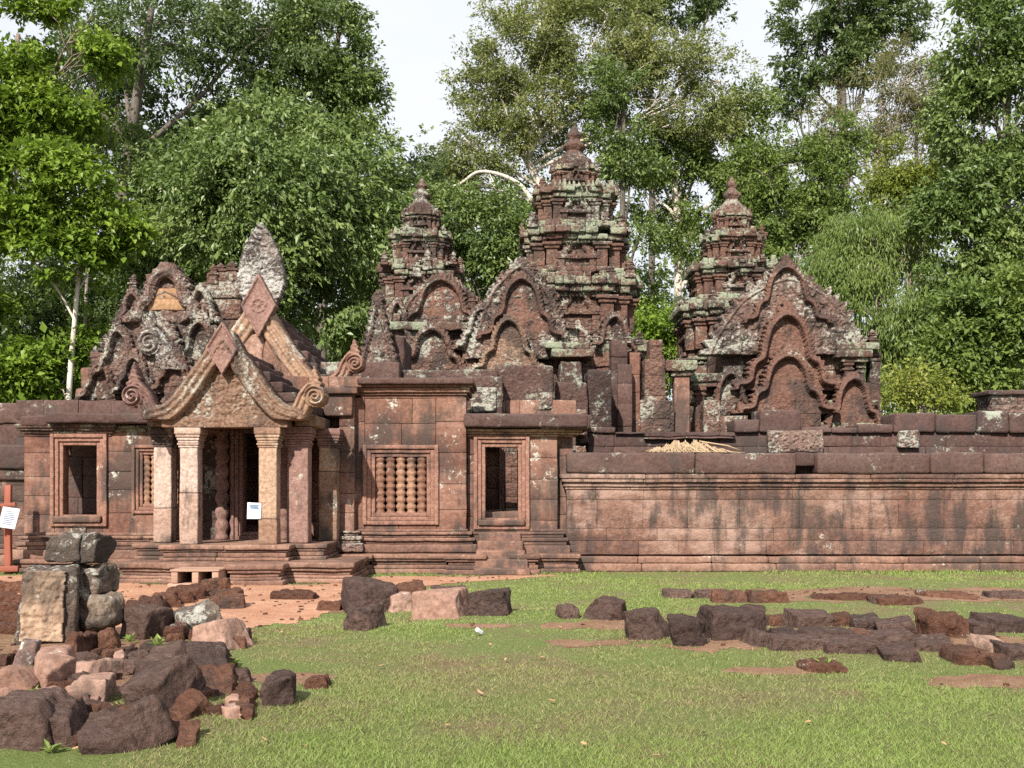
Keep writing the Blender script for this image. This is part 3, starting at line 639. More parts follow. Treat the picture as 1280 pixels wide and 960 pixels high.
# right wing: wall with the balustered window
D = 22.15
mb = MB(); wall_hole(mb, 428, 583, 497, 668, 456, 545, 558, 653, D, ch=.52, bw=1.1, amp=.012); part(mb, 'wall', M['red'], G)
mb = MB(); mb.pb(446, 592, 472, 480, D-.30, 1.6, res=.2, r=.03, amp=.012); part(mb, 'roof_slab', M['coping'], G)
mb = MB(); stack(mb, X(452, D), X(580, D), D, D+1.3, Z(498, D), [(.02, .06), (.06, .05), (.12, .11), (.17, .05), (.22, .06)], seg=3, amp=.007); part(mb, 'cornice', M['red'], G)
def window(a, b, t, u, D, wd, nb, flat=False):
    mb = MB(); frame(mb, a, b, t, u, D-.06, wd, .3); wn = part(mb, 'window', M['frame'], G)
    xa, xb = X(a, D)+wd, X(b, D)-wd; za, zb_ = Z(u, D)+wd, Z(t, D)-wd; st = (xb-xa)/nb
    for i in range(nb): part(baluster(xa+st*(i+.5), D+.14, za-.02, zb_+.02, st*.45), 'baluster', M['baluster'], G, wn)
    mb = MB(); mb.block(xa-.05, xb+.05, D+.95, D+1.05, za-.05, zb_+.05, res=.3, amp=.005); part(mb, 'back_slab', M['coping'], G, wn)
window(453, 548, 556, 656, D, .245, 5)
mb = MB(); stack(mb, X(432, D), X(583, D), D, D+.4, .40, [(.22, .17), (.14, .06), (.18, .07), (.08, .06), (.12, .06), (.03, .05)], seg=2.2, amp=.01); part(mb, 'base_moulding', M['plinth'], G)
# right wing: doorway
D = 22.4
mb = MB(); wall_hole(mb, 584, 697, 546, 675, 597, 656, 550, 655, D, ch=.46, bw=.9, amp=.012); part(mb, 'wall', M['red'], G)
mb = MB(); mb.pw(695, 716, 546, 690, D+.22, .6, ch=.42, bw=.5, amp=.015); part(mb, 'pilaster', M['red'], G)
mb = MB(); frame(mb, 592, 662, 544, 662, D-.07, .235, .4); dr = part(mb, 'doorway', M['frame'], G)
mb = MB(); mb.block(X(598, D), X(656, D), D-.12, D+.5, Z(657, D), Z(650, D), res=.2, r=.02, amp=.008); part(mb, 'threshold', M['plinth'], G, dr)
mb = MB(); mb.pb(580, 735, 517, 534, D-.34, 1.9, res=.2, r=.05, amp=.018); mb.pb(676, 738, 518, 536, D-.30, 1.9, res=.2, r=.05, amp=.02); part(mb, 'roof_slab', M['coping'], G)
mb = MB(); stack(mb, X(586, D), X(696, D), D, D+1.2, Z(546, D), [(.03, .05), (.08, .05), (.15, .06)], seg=2, amp=.01); stack(mb, X(698, D), X(712, D), D+.2, D+1.2, Z(546, D), [(.1, .05), (.2, .05), (.26, .06)], seg=2, amp=.01); part(mb, 'cornice', M['tan'], G)
mb = MB(); stack(mb, X(590, D), X(700, D), D, D+.4, .34, [(.20, .2), (.13, .07), (.17, .08), (.07, .06), (.1, .06), (.02, .05)], seg=1.6, amp=.01)
stack(mb, X(700, D), X(716, D), D+.2, D+.5, .34, [(.20, .2), (.13, .07), (.17, .08), (.07, .06), (.1, .06), (.02, .05)], seg=1.6, amp=.01); part(mb, 'base_moulding', M['plinth'], G)
# inside of the right doorway: rear wall, its own opening, jambs
mb = MB(); wall_hole(mb, 560, 720, 500, 690, 632, 650, 545, 680, D+2.4, ch=.5, bw=.9, amp=.015); part(mb, 'rear_wall', M['red'], G)
mb = MB(); frame(mb, 624, 652, 540, 672, D+2.3, .1, .3, 2); part(mb, 'rear_door_frame', M['mauve'], G)
mb = MB(); mb.pb(520, 760, 640, 668, D+.5, 4.2, res=.5, r=.01, amp=.004); mb.pb(60, 440, 660, 680, D+.5, 3, res=.5, r=.01, amp=.004); part(mb, 'inner_floor', M['plinth'], G)
# terrace below the right wing, and steps
mb = MB()
for a, b, y0 in ((418, 462, 21.55), (461, 560, 21.72), (558, 605, 21.5), (640, 672, 21.6), (668, 722, 21.85)):
    stack(mb, X(a, y0), X(b, y0), y0, 22.6, 0, [(.06, .10), (.02, .08), (-.03, .07), (.02, .05), (.06, .09)], seg=1.8, amp=.012)
part(mb, 'terrace', M['plinth'], G)
for i in range(5):
    mb = MB(); y0 = 21.25+i*.23; z0 = .02+i*.165; mb.block(X(592+i*1.5, y0), X(663-i*3, y0), y0, 22.5-i*.01, max(0, z0-.15), z0+.115, res=.14, r=.03, amp=.022); part(mb, 'step', M['plinth'], G)
# stone strip between porch and window: red corner pier and naga end
D = 21.95
mb = MB(); mb.pw(424, 443, 478, 672, D, .6, ch=.45, bw=.6, amp=.014); part(mb, 'pilaster', M['rust'] if False else M['red'], G)
mb = MB(); stack(mb, X(424, D), X(445, D), D, D+.6, .42, [(.16, .18), (.1, .06), (.14, .08), (.05, .06), (.09, .05)]); part(mb, 'base_moulding', M['grey'], G)
mb = MB(); mb.pb(404, 440, 492, 520, D-.1, .8, res=.2, r=.03, amp=.015); mb.pb(400, 446, 484, 492, D-.2, 1, res=.2, r=.02); mb.pb(430, 452, 470, 484, D-.05, .8, res=.2, r=.02); part(mb, 'cornice', M['red'], G)
mb = MB(); mb.pb(446, 462, 476, 670, D+.28, .5, res=.3, r=.02, amp=.012); part(mb, 'painted_shade_strip', M['coping'], G)  # dark stone strip standing in for the shade between porch and window wall
# left wing: doorway and window
D = 22.4
mb = MB(); wall_hole(mb, 30, 170, 540, 668, 68, 128, 548, 652, D, ch=.46, bw=.85, amp=.012); mb.pw(225, 262, 540, 668, D, .5, ch=.46); mb.pw(168, 228, 535, 560, D, .5); mb.pw(168, 228, 638, 668, D, .5); part(mb, 'wall', M['red'], G)
mb = MB(); frame(mb, 62, 133, 542, 658, D-.07, .235, .4); dr = part(mb, 'doorway', M['frame'], G)
mb = MB(); mb.block(X(68, D), X(128, D), D-.12, D+.5, Z(653, D), Z(645, D), res=.2, r=.02, amp=.008); part(mb, 'threshold', M['plinth'], G, dr)
window(164, 236, 556, 642, D, .2, 5)
mb = MB(); mb.pb(56, 188, 516, 529, D-.34, 2.2, res=.2, r=.05, amp=.02); mb.pb(24, 60, 519, 533, D-.2, 2, res=.2, r=.05, amp=.02); part(mb, 'roof_slab', M['coping'], G)
mb = MB(); stack(mb, X(32, D), X(138, D), D, D+1, Z(545, D), [(.03, .05), (.08, .06), (.14, .05), (.18, .08)], seg=1.3, amp=.014); stack(mb, X(138, D), X(262, D), D+.05, D+1, Z(545, D), [(.03, .08), (.06, .08), (.1, .06)], seg=.8, amp=.02); part(mb, 'cornice', M['cornice'], G)
mb = MB(); stack(mb, X(34, D), X(262, D), D, D+.4, .25, [(.26, .2), (.16, .08), (.2, .08), (.1, .06), (.14, .06), (.03, .06)], seg=1.4, amp=.012); stack(mb, X(26, D), X(230, D), D-.5, D+.2, 0, [(.06, .1), (.0, .08), (.05, .09)], seg=1.4, amp=.014); part(mb, 'base_moulding', M['plinth'], G)
mb = MB(); mb.pw(20, 185, 500, 690, D+1.9, .5, ch=.4, bw=.8, amp=.02); part(mb, 'rear_wall', M['coping'], G)  # dark block tone that also puts the doorway's interior shade into the colour
# porch: two platforms, pillars
mb = MB()
for a, b, y0, yb in ((152, 300, 19.55, 22.2), (287, 349, 19.05, 22.2), (349, 437, 19.55, 22.2), (210, 290, 19.3, 20)):
    stack(mb, X(a, y0), X(b, y0), y0, yb, 0, [(.10, .09), (.05, .05), (.0, .07), (.04, .06), (.09, .1)], seg=1.1, amp=.016)
part(mb, 'platform', M['plinth'], G)
mb = MB()
for xa, xb, y0 in ((-6.3, -4.15, 20.0), (-6.95, -3.55, 20.5)):
    stack(mb, xa, xb, y0, 22.3, .37, [(.10, .06), (.05, .10), (.08, .04), (.12, .09)], seg=1.2, amp=.012)
part(mb, 'plinth', M['plinth'], G)
def pillar(x, y, w_, z0, z1, mat, mat2, low=None):
    mb = MB(); h = z1-z0
    if low: mb.block(x-w_/2, x+w_/2, y-w_/2, y+w_/2, z0, z0+low*h-.004, res=.12, r=.02, amp=.01, rnd=.15); mb.block(x-w_/2+.004, x+w_/2-.004, y-w_/2+.004, y+w_/2, z0+low*h, z1-.36, res=.12, r=.02, amp=.01, rnd=.95)
    else: mb.block(x-w_/2, x+w_/2, y-w_/2, y+w_/2, z0, z1-.36, res=.12, r=.025, amp=.014)
    pl = part(mb, 'pillar', mat, G); mb = MB(); z = z1-.37
    for ov, hh in ((.02, .045), (.05, .04), (.03, .05), (.06, .05), (.09, .06), (.12, .13)): mb.block(x-w_/2-ov*.6, x+w_/2+ov*.6, y-w_/2-ov*.6, y+w_/2+ov*.6, z, z+hh-.002, res=.15, r=.015, amp=.008); z += hh
    part(mb, 'capital', mat2, G, pl)
PZ = 2.80
pillar(-5.92, 20.25, .34, .66, PZ, M['pale'], M['pale'], .44)
pillar(-4.47, 20.25, .34, .66, PZ, M['tan'], M['tan'], .22)
pillar(-6.62, 20.95, .34, .66, 2.84, M['pale'], M['grey'], .3)
pillar(-4.02, 20.75, .40, .66, 2.84, M['mauve'], M['mauve'])
pillar(-3.62, 21.75, .36, .66, 2.86, M['tan'], M['mauve'], .62)
pillar(-6.85, 21.85, .30, .66, 2.86, M['red'], M['grey'])
# inner doorway behind the porch
D = 22.35
mb = MB(); mb.pw(228, 296, 470, 680, D, .5, ch=.45, amp=.014); mb.pw(346, 432, 470, 680, D, .5, ch=.45, amp=.014); mb.pw(296, 346, 470, 532, D, .5, ch=.4); part(mb, 'wall', M['red'], G)
mb = MB(); frame(mb, 287, 352, 526, 680, D-.16, .24, .5); part(mb, 'doorway', M['mauve'], G)
for px in (281, 357):
    mb = baluster(X(px, D), D-.22, .66, Z(530, D), .13); part(mb, 'colonnette', M['mauve'], G)
for px in (264, 374):
    mb = MB(); mb.pb(px-8, px+8, 545, 682, D-.2, .4, res=.2, r=.02, amp=.01); mb.pb(px-11, px+11, 530, 545, D-.26, .4, res=.2, r=.02, amp=.01); mb.pb(px-11, px+11, 660, 682, D-.26, .4, res=.2, r=.02); part(mb, 'pilaster', M['redcar'], G)
mb = MB(); mb.pw(280, 370, 500, 690, D+3.0, .5, ch=.5, amp=.015); part(mb, 'rear_wall', M['red'], G)
# porch beams, front pediment, diamonds, volutes
cx = -5.24; y = 19.98
mb = MB()
mb.block(cx-1.15, cx+1.15, y+.02, y+.42, PZ-.002, PZ+.20, res=.15, r=.02, amp=.01)
for s_ in (-1, 1): mb.block(cx+s_*1.38-.2, cx+s_*1.38+.2, 20.5, 22.4, 2.85, 3.06, res=.2, r=.02, amp=.012); mb.block(cx+s_*.72-.16, cx+s_*.72+.16, 20.43, 22.3, 2.805, 3.0, res=.2, r=.02, amp=.012)
mb.block(cx-1.2, cx+1.2, 20.5, 22.3, 3.03, 3.12, res=.3, r=.02, amp=.01)
part(mb, 'lintel', M['ochre'], G)
mb = MB(); put_kudu(mb, cx, PZ+.14, y+.06, 2.6, 1.42, thick=.4, res=.015, pts=RAKE, band=.36, leaf=.03, per=.07, tdep=.05, rel=.06, cf=13, bh=.17, ridges=6, seed=3, amp=.008); ped = part(mb, 'pediment', M['ochre'], G)
mb = MB(); W, H, f = diamond(.30, .48); mb.relief(cx, Z(468, 19.85), W, H, 19.86, .2, f, res=.012, amp=.004); part(mb, 'diamond_panel', M['mauve'], G, ped)
for s_ in (-1, 1):
    mb = MB(); W, H, f = volute(.19, s_); mb.relief(cx+s_*1.66, PZ+.12, W, H, 20.0, .32, f, res=.014, amp=.006); part(mb, 'volute', M['tan'] if s_ > 0 else M['mauve'], G, ped)
mb = MB()
for i in range(6):                                     # stepped stone roof of the porch behind the pediment
    t = i/6; hw = 1.35*(1-t)**1.1+.12; mb.block(cx-hw, cx+hw, y+.44, 22.7, 3.10+t*1.15, 3.10+(t+.167)*1.15-.003, res=.2, r=.03, amp=.03)
part(mb, 'porch_roof', M['coping'], G)
# rear pediment, higher, with its leaf-shaped finial
cx2 = X(319, 22.7); y = 22.75
mb = MB()
for i in range(9):
    t = i/9; hw = 1.75*(1-t)**1.0+.2; mb.block(cx2-hw, cx2+hw, y+.5, 27.2, 3.15+t*2.2, 3.15+(t+.112)*2.2-.003, res=.22, r=.04, amp=.035)
mb.pw(240, 460, 512, 545, 22.9, 3, ch=.3)
part(mb, 'hall_roof', M['coping'], G)
mb = MB(); put_kudu(mb, cx2+.05, 3.35, y, 3.6, 2.0, thick=.55, res=.018, pts=RAKE, band=.42, leaf=.03, per=.09, tdep=.06, rel=.08, cf=9, bh=.2, ridges=6, seed=13, amp=.015); ped = part(mb, 'pediment', M['tan'], G)
mb = MB(); W, H, f = diamond(.36, .66); mb.relief(X(323, 22.5), Z(422, 22.5), W, H, 22.5, .3, f, res=.014, amp=.006); part(mb, 'diamond_panel', M['mauve'], G, ped)
mb = MB(); mb.pb(298, 328, 416, 520, 22.60, .3, res=.1, r=.05, amp=.05); mb.pb(327, 350, 424, 520, 22.64, .3, res=.1, r=.05, amp=.05); mb.pb(349, 380, 446, 520, 22.58, .3, res=.1, r=.05, amp=.05); part(mb, 'broken_panel', M['pinkr'], G, ped)
mb = MB(); W, H, f = leafshape(58*23.6/F, 104*23.6/F, 4, .09); mb.relief(X(326, 23.6), Z(382, 23.6), W, H, 23.6, .3, f, res=.018, amp=.012); part(mb, 'leaf_finial', M['leafg'], G)
mb = MB(); W, H, f = volute(.18, 1); mb.relief(X(444, 22.6), Z(480, 22.6), W, H, 22.6, .3, f, res=.016, amp=.012); part(mb, 'volute', M['pinkr'], G)
# grey gable end behind the right wing with ragged edge
mb = MB(); W, H, f = kudu(44*24.5/F, 96*24.5/F, band=.10, leaf=.1, per=.16, pts=[(0, 1), (.3, .7), (.6, .42), (.85, .2), (1, 0)], tdep=.03, rel=.02, bh=.08, seed=21)
mb.relief(X(472, 24.5), Z(472, 24.5), W, H, 24.5, .5, f, res=.022, amp=.02); part(mb, 'gable_end', M['grey'], G)
mb = MB(); mb.pb(400, 500, 452, 476, 24.3, 2.6, res=.2, r=.04, amp=.03); mb.pb(456, 505, 420, 470, 24.9, 2, res=.2, r=.05, amp=.04); part(mb, 'ridge_roof', M['coping'], G)
# row of blocks behind the right wing's cornice
for a, b, t, u, d in ((500, 622, 462, 492, 24.6), (584, 628, 470, 490, 24.2), (618, 692, 456, 468, 24.8), (622, 694, 468, 515, 24.9), (590, 625, 488, 522, 24.7), (692, 735, 478, 515, 25.4), (700, 728, 452, 480, 25.5), (735, 765, 462, 520, 25.6)):
    mb = MB(); mb.pb(a, b, t, u+40, d, 1.2, res=.15, r=.05, amp=.04); part(mb, 'roof_block', M['roofstone'], G)
parts_pb(((588, 620, 484, 515, 0), (700, 734, 512, 545, .7), (674, 692, 490, 512, .65)), 24.1, .6, 'lichen_block', M['grey'], G, res=.1, r=.04, amp=.04)

# ------------------------------------------------------------------ arched gable building left behind the porch
D = 25.6; S = F/D
root = thing('ruined_gatehouse', 'ruined gatehouse with a round arched gable and stepped side left of the porch', 'temple building', (X(205, D), D, 0))
mb = MB()
for a, b, t, u, dy in ((100, 300, 492, 660, 1.0), (112, 300, 466, 492, 1.05), (122, 290, 440, 466, 1.1), (134, 285, 414, 440, 1.15), (144, 280, 388, 414, 1.2), (160, 262, 362, 388, 1.25)):
    mb.pw(a, b, t, u, D+dy-.6, 2.6, ch=.36, bw=.75, amp=.035, push=.03)
part(mb, 'wall', M['redcar'], root)
mb = MB()
for a, b, t, u, dy in ((94, 122, 484, 514, .2), (100, 128, 460, 484, .25), (112, 138, 440, 460, .3), (108, 160, 470, 500, .1)): mb.pb(a, b, t, u, D+dy, 1, res=.16, r=.05, amp=.04)
part(mb, 'corner_block', M['red'], root)
mb = MB(); put_kudu(mb, X(206, D), Z(498, D), D+.12, 176/S, 132/S, thick=.4, res=.028, seed=35, pts=CURL, curls=.14, tdep=.02, rel=.05, leaf=.2, per=.2, band=.14, wild=.6, amp=.02); part(mb, 'fronton', M['grey'], root)
mb = MB(); put_kudu(mb, X(208, D), Z(404, D), D, 92/S, 62/S, thick=.7, res=.024, seed=31, leaf=.16, per=.14, band=.22, tdep=.12, rel=.04, bh=.16); part(mb, 'fronton', M['grey'], root)
mb = MB(); mb.pb(184, 232, 374, 388, D-.02, .3, res=.12, r=.03, amp=.02); mb.pb(192, 224, 360, 375, D+.0, .3, res=.12, r=.03, amp=.02); part(mb, 'ochre_infill', M['orange'], root)
mb = MB(); put_kudu(mb, X(205, D), Z(478, D), D-.3, 84/S, 66/S, thick=.5, res=.024, seed=33, leaf=.16, per=.14, band=.18, tdep=.06, rel=.06, curls=.08, bh=.14); part(mb, 'fronton', M['grey'], root)
for px, ap, ba, hw, dy, mt in ((150, 404, 470, 28, -.05, 'grey'), (252, 394, 462, 30, -.1, 'redcar'), (166, 356, 410, 20, .05, 'grey'), (250, 352, 404, 20, .06, 'grey'), (126, 446, 500, 24, .0, 'redcar'), (278, 420, 480, 24, -.05, 'grey'), (226, 436, 492, 26, -.42, 'redcar'), (176, 440, 494, 24, -.4, 'grey')):
    fronton(px, ap, ba, hw, D+dy, mt, D, S, root, leaf=.11, band=.10, bh=.14, curls=.05)
spires(((112, 458), (124, 438), (138, 412), (148, 388), (160, 362), (262, 352), (104, 482)), D, .4, .26, .35, .6, root)
mb = MB(); W, H, f = volute(.26, -1); mb.relief(X(196, D), Z(466, D), W, H, D-.5, .3, f, res=.02, amp=.02); part(mb, 'medallion', M['leafg'], root)
mb = MB()
for a, b, t, u, dy in ((252, 300, 352, 372, .3), (258, 300, 340, 353, .35), (250, 300, 372, 400, .35), (262, 300, 400, 470, .1), (240, 270, 405, 440, 0)): mb.pb(a, b, t, u, D+dy, 1.2, res=.16, r=.05, amp=.035)
part(mb, 'parapet', M['redcar'], root); spires(((282, 342), (268, 342)), D, .6, .33, .35, .45, root)

# straw heap on the wall
D = 22.9
mb = MB(); V = []; Qs = []
root_c = (X(858, D), D, Z(567, D))
for i in range(2600):
    u_ = U(-1, 1); px = 858+u_*54; hh = (1-abs(u_)**1.5)*(.27+.05*math.sin(px*.21)+.05*math.sin(px*.53))+.03; x = X(px, D); y_ = D+U(-.35, .4); z = root_c[2]+hh*U(.15, 1)*max(.3, 1-abs(y_-D)*1.2)
    a = U(-.6, .6)+(u_*.5); l = U(.14, .42); d = np.array([math.sin(a)*.8, -.45, -.5-.3*abs(u_)]); d /= np.linalg.norm(d); sd = np.array([.009, .004, .003])
    p = np.array([x, y_, z]); q = p+d*l; q[2] = max(q[2], root_c[2]+.01); mb.add([p-sd, p+sd, q+sd, q-sd], [(0, 1, 2, 3)], rnd=random.random())
M['straw'] = plain('dry_straw', (.30, .215, .135), .8, .5, 30)
tag(mb.build('straw_heap', M['straw'], origin=root_c), 'heap of dry yellow thatch lying on top of the long wall', 'straw')
mb = MB(); mb.tube([(X(872, D), D-.2, Z(552, D)), (X(905, D), D-.35, Z(558, D)), (X(924, D), D-.2, Z(564, D))], .015, amp=.0)
tag(mb.build('dry_stick', M['straw']), 'thin bare stick poking out of the thatch heap', 'stick')
# ------------------------------------------------------------------ ground, path, grass
MOUNDS = [(-3.3, 8.3, 1.4, .20), (-4.2, 10.4, 1.6, .09), (-1.5, 15.2, 1.3, .10), (2.6, 11.4, 1.7, .12), (4.6, 11.6, 1.6, .10), (.9, 14.0, 1.1, .07), (5.5, 16.5, 2.5, .07), (0, 6.5, 3, -.04)]
def gz(x, y):
    x = np.asarray(x, float); y = np.asarray(y, float); z = 0*x
    for a, b, r, h in MOUNDS: z = z + h*np.exp(-(((x-a)/r)**2+((y-b)/(r*.8))**2))
    P = np.stack([x.ravel()*.7, y.ravel()*.7, 0*x.ravel()], 1)
    f = np.clip((20.5-y)/3, 0, 1)*np.clip((30-np.abs(x))/5, 0, 1)
    return z + f*(.09*(fbm(P, 3, 3).reshape(x.shape)-.5))
PATH = np.array([(-40, 21.4), (-12, 21.3), (-9.0, 21.2), (-7.6, 19.4), (-3.6, 18.9), (-2.5, 21.0), (-.3, 21.1), (.9, 21.5), (.3, 20.7), (-.9, 19.6), (-2.1, 18.0), (-2.4, 16.2), (-2.5, 14.7), (-3.0, 13.0), (-3.8, 12.3), (-5, 12.3), (-6, 12.8), (-9, 13.2), (-20, 13.4), (-40, 13.4)])
def inpath(x, y):
    c = np.zeros(x.shape, bool); n = len(PATH)
    for i in range(n):
        (x1, y1), (x2, y2) = PATH[i], PATH[(i+1) % n]
        k = ((y1 > y) != (y2 > y)) & (x < (x2-x1)*(y-y1)/(y2-y1+1e-12)+x1); c ^= k
    return c
def pathdist(x, y):
    d, s = nearest(np.concatenate([PATH, PATH[:1]]), x, y); return np.where(inpath(x, y), -d, d)
m, t, b, L_ = nodes('short_turf_soil'); g = N(t, 'ShaderNodeNewGeometry'); pos = g.outputs['Position']
v = mth(t, 'ADD', mth(t, 'MULTIPLY', noise(t, pos, .55, 5), .85), mth(t, 'MULTIPLY', noise(t, pos, 3, 6, .7), .35))
c = ramp(t, v, [(.43, (.29, .195, .125)), (.53, (.255, .22, .115)), (.62, (.225, .26, .095)), (.80, (.185, .26, .07))])
c = mix(t, mrange(t, noise(t, pos, 22, 6, .8), .38, .62, .45, 0), c, (.4, .45, .32), 'MULTIPLY')
c = mix(t, mrange(t, noise(t, pos, 70, 3, .8), .52, .66, 0, .35), c, (.28, .27, .13))
L_(c, b.inputs['Base Color']); b.inputs['Roughness'].default_value = .95; b.inputs['Specular IOR Level'].default_value = .1
bp = N(t, 'ShaderNodeBump'); bp.inputs['Strength'].default_value = 1.; bp.inputs['Distance'].default_value = .06; L_(noise(t, pos, 38, 6, .8), bp.inputs['Height']); L_(bp.outputs[0], b.inputs['Normal'])
M['turf'] = m
m, t, b, L_ = nodes('red_sandy_earth'); g = N(t, 'ShaderNodeNewGeometry'); pos = g.outputs['Position']
c = ramp(t, noise(t, pos, 1.1, 6, .65), [(.3, (.40, .20, .125)), (.5, (.52, .29, .19)), (.7, (.58, .36, .25))])
c = mix(t, mrange(t, noise(t, pos, 5, 6, .7), .40, .62, 0, .5), c, (.34, .2, .14))
c = mix(t, mrange(t, noise(t, pos, 35, 6, .75), .35, .7, .6, 0), c, (.36, .28, .24), 'MULTIPLY')
L_(c, b.inputs['Base Color']); b.inputs['Roughness'].default_value = .95; b.inputs['Specular IOR Level'].default_value = .1
bp = N(t, 'ShaderNodeBump'); bp.inputs['Strength'].default_value = .7; bp.inputs['Distance'].default_value = .04; L_(noise(t, pos, 18, 8, .7), bp.inputs['Height']); L_(bp.outputs[0], b.inputs['Normal'])
M['earth'] = m
def sheet(name, xs, ys, dz, mat, keep=None):
    GX, GY = np.meshgrid(xs, ys); GZ = gz(GX, GY)+dz; idx = np.arange(GX.size).reshape(GX.shape)
    q = np.stack([idx[:-1, :-1], idx[:-1, 1:], idx[1:, 1:], idx[1:, :-1]], -1)
    cx_ = (GX[:-1, :-1]+GX[1:, 1:])/2; cy_ = (GY[:-1, :-1]+GY[1:, 1:])/2
    q = q[keep(cx_, cy_)] if keep is not None else q.reshape(-1, 4)
    V = np.stack([GX.ravel(), GY.ravel(), GZ.ravel()], 1)
    u = np.unique(q); mp_ = np.zeros(len(V), int); mp_[u] = np.arange(len(u))
    o = npmesh(name, V[u], [mp_[q]], [], None); o.data.materials.append(mat); o['kind'] = 'structure'; return o
def axis(*seg): return np.unique(np.concatenate([np.linspace(a, b, n) for a, b, n in seg]))
sheet('ground', axis((-900, -60, 12), (-60, -14, 24), (-14, 14, 200), (14, 60, 24), (60, 900, 12)), axis((-60, 4, 14), (4, 24, 150), (24, 80, 20), (80, 900, 12)), 0, M['turf'])
pn = lambda x, y: n2(x, y, 1.3, 12, 4)
sheet('path', np.arange(-24, 2.4, .07), np.arange(12.2, 21.6, .07), .006, M['earth'], lambda x, y: pathdist(x, y) < (pn(x, y)-.5)*1.1)

def soilmask(x, y):
    v = np.zeros(x.shape)
    for (a, b_, rx, ry) in ((-4.6, 10.9, 1.5, 2.1), (-3.5, 8.5, .9, .9), (-1.7, 15.0, 1.5, .55), (3.4, 11.4, 2.6, .8), (6.6, 17.0, 3.6, 1.5), (4.2, 9.4, .7, .35), (-.4, 13.2, .5, .25), (2.3, 9.9, .5, .22), (1.2, 13.2, .8, .5), (6.4, 11.4, 1.1, .9), (-2.0, 9.5, .4, .4)): v = np.maximum(v, 1.25*np.exp(-(((x-a)/rx)**2+((y-b_)/ry)**2)))
    return v + (n2(x, y, 2.2, 44, 4)-.5)*1.4
m, t, b, L_ = nodes('bare_brown_soil'); g = N(t, 'ShaderNodeNewGeometry'); pos = g.outputs['Position']
c = ramp(t, noise(t, pos, 1.6, 6, .65), [(.3, (.19, .115, .075)), (.5, (.30, .18, .12)), (.7, (.36, .235, .165))])
c = mix(t, mrange(t, noise(t, pos, 40, 6, .75), .35, .7, .6, 0), c, (.35, .3, .25), 'MULTIPLY')
L_(c, b.inputs['Base Color']); b.inputs['Roughness'].default_value = .95; b.inputs['Specular IOR Level'].default_value = .1
bp = N(t, 'ShaderNodeBump'); bp.inputs['Strength'].default_value = .9; bp.inputs['Distance'].default_value = .05; L_(noise(t, pos, 20, 8, .7), bp.inputs['Height']); L_(bp.outputs[0], b.inputs['Normal'])
M['soil'] = m
sheet('bare_ground', np.arange(-8, 11, .06), np.arange(7, 19.5, .06), .003, M['soil'], lambda x, y: soilmask(x, y) > .62)
G_AVOID = []                                           # footprints of stones, filled below
GRASSM = leafmat('short_grass', [(.25, .22, .11), (.215, .235, .09), (.185, .25, .068), (.20, .28, .07), (.32, .285, .16)], .3, .15)
def grass():
    pts = []
    for y0, y1, dens in ((5.2, 7.5, 5600), (7.5, 10, 3900), (10, 13, 2500), (13, 17, 1400), (17, 22.2, 800)):
        xa, xb = -y1*.5-.5, y1*.5+.5; n = int((xb-xa)*(y1-y0)*dens); pts.append(np.stack([rng.uniform(xa, xb, n), rng.uniform(y0, y1, n)], 1))
    P = np.concatenate(pts); x, y = P.T
    dn = n2(x, y, .9, 31, 4); dn2 = n2(x, y, .28, 33, 3); dn3 = n2(x, y, 3.5, 36, 3)
    prob = np.clip((.55*dn+.3*dn2+.35*dn3-.55)*6.5+.25, .03, 1)
    front = np.clip((11.5-y)/4, 0, 1)*np.clip((x+2.2)/1.0, 0, 1); prob = np.clip(prob+.45*front, 0, 1)
    pd = pathdist(x, y); prob = prob*np.clip((pd+.12-(pn(x, y)-.5)*1.1)/.35, 0, 1)
    prob = prob*(1-.93*np.clip((soilmask(x, y)-.5)/.2, 0, 1))
    k = rng.random(len(x)) < prob; x, y, dn, dn2 = x[k], y[k], dn[k], dn2[k]; front = front[k]
    a_ok = np.ones(len(x), bool)
    for (rx, ry, rr, rd) in G_AVOID: a_ok &= ((x-rx)/(rr*.9))**2+((y-ry)/(rd*.9))**2 > 1
    wallk = (y < 22.0) | (x < 1.5); a_ok &= (y < 22.1)
    x, y, dn, dn2, front = x[a_ok], y[a_ok], dn[a_ok], dn2[a_ok], front[a_ok]
    n = len(x); z = gz(x, y)-.008; wd = .0014+.00042*y; h = (.010+.013*dn+.009*front)*rng.uniform(.5, 1.5, n)+.0008*y
    near_wall = np.clip((y-21.3)/.6, 0, 1)*rng.random(n); h = h+near_wall*.06
    tf = (rng.random(n) < .02); h = np.where(tf, h*1.8, h)
    th = rng.uniform(0, 2*math.pi, n); ln = rng.uniform(.3, 1.6, n)*h; la = rng.uniform(0, 2*math.pi, n)
    B = np.stack([x, y, z], 1); s_ = np.stack([np.cos(th)*wd, np.sin(th)*wd, 0*th], 1)
    Tp = B+np.stack([np.cos(la)*ln, np.sin(la)*ln, h], 1)
    V = np.stack([B-s_, B+s_, Tp], 1).reshape(-1, 3)
    dn4 = n2(x, y, .16, 39, 2)
    K = np.clip(.40+.9*(dn4-.5)+1.5*(dn2-.5)+.7*(dn-.5)+.22*front+rng.normal(0, .17, n), 0, .86); K = np.where(rng.random(n) < .07*(1-front), 1., K)
    o = npmesh('grass', V, [], [np.arange(3*n).reshape(-1, 3)], np.repeat(K, 3), False); o.data.materials.append(GRASSM)
    o['kind'] = 'stuff'; o['label'] = 'short patchy green grass covering the ground before the wall'; o['category'] = 'grass'

def ground_at(px, py):                                # where the line of sight through a photo point meets the uneven ground
    D = 1372*CAMZ/(py-HOR)
    for _ in range(4): D = 1372*(CAMZ-float(gz(np.array([X(px, D)]), np.array([D]))[0]))/(py-HOR)
    return D
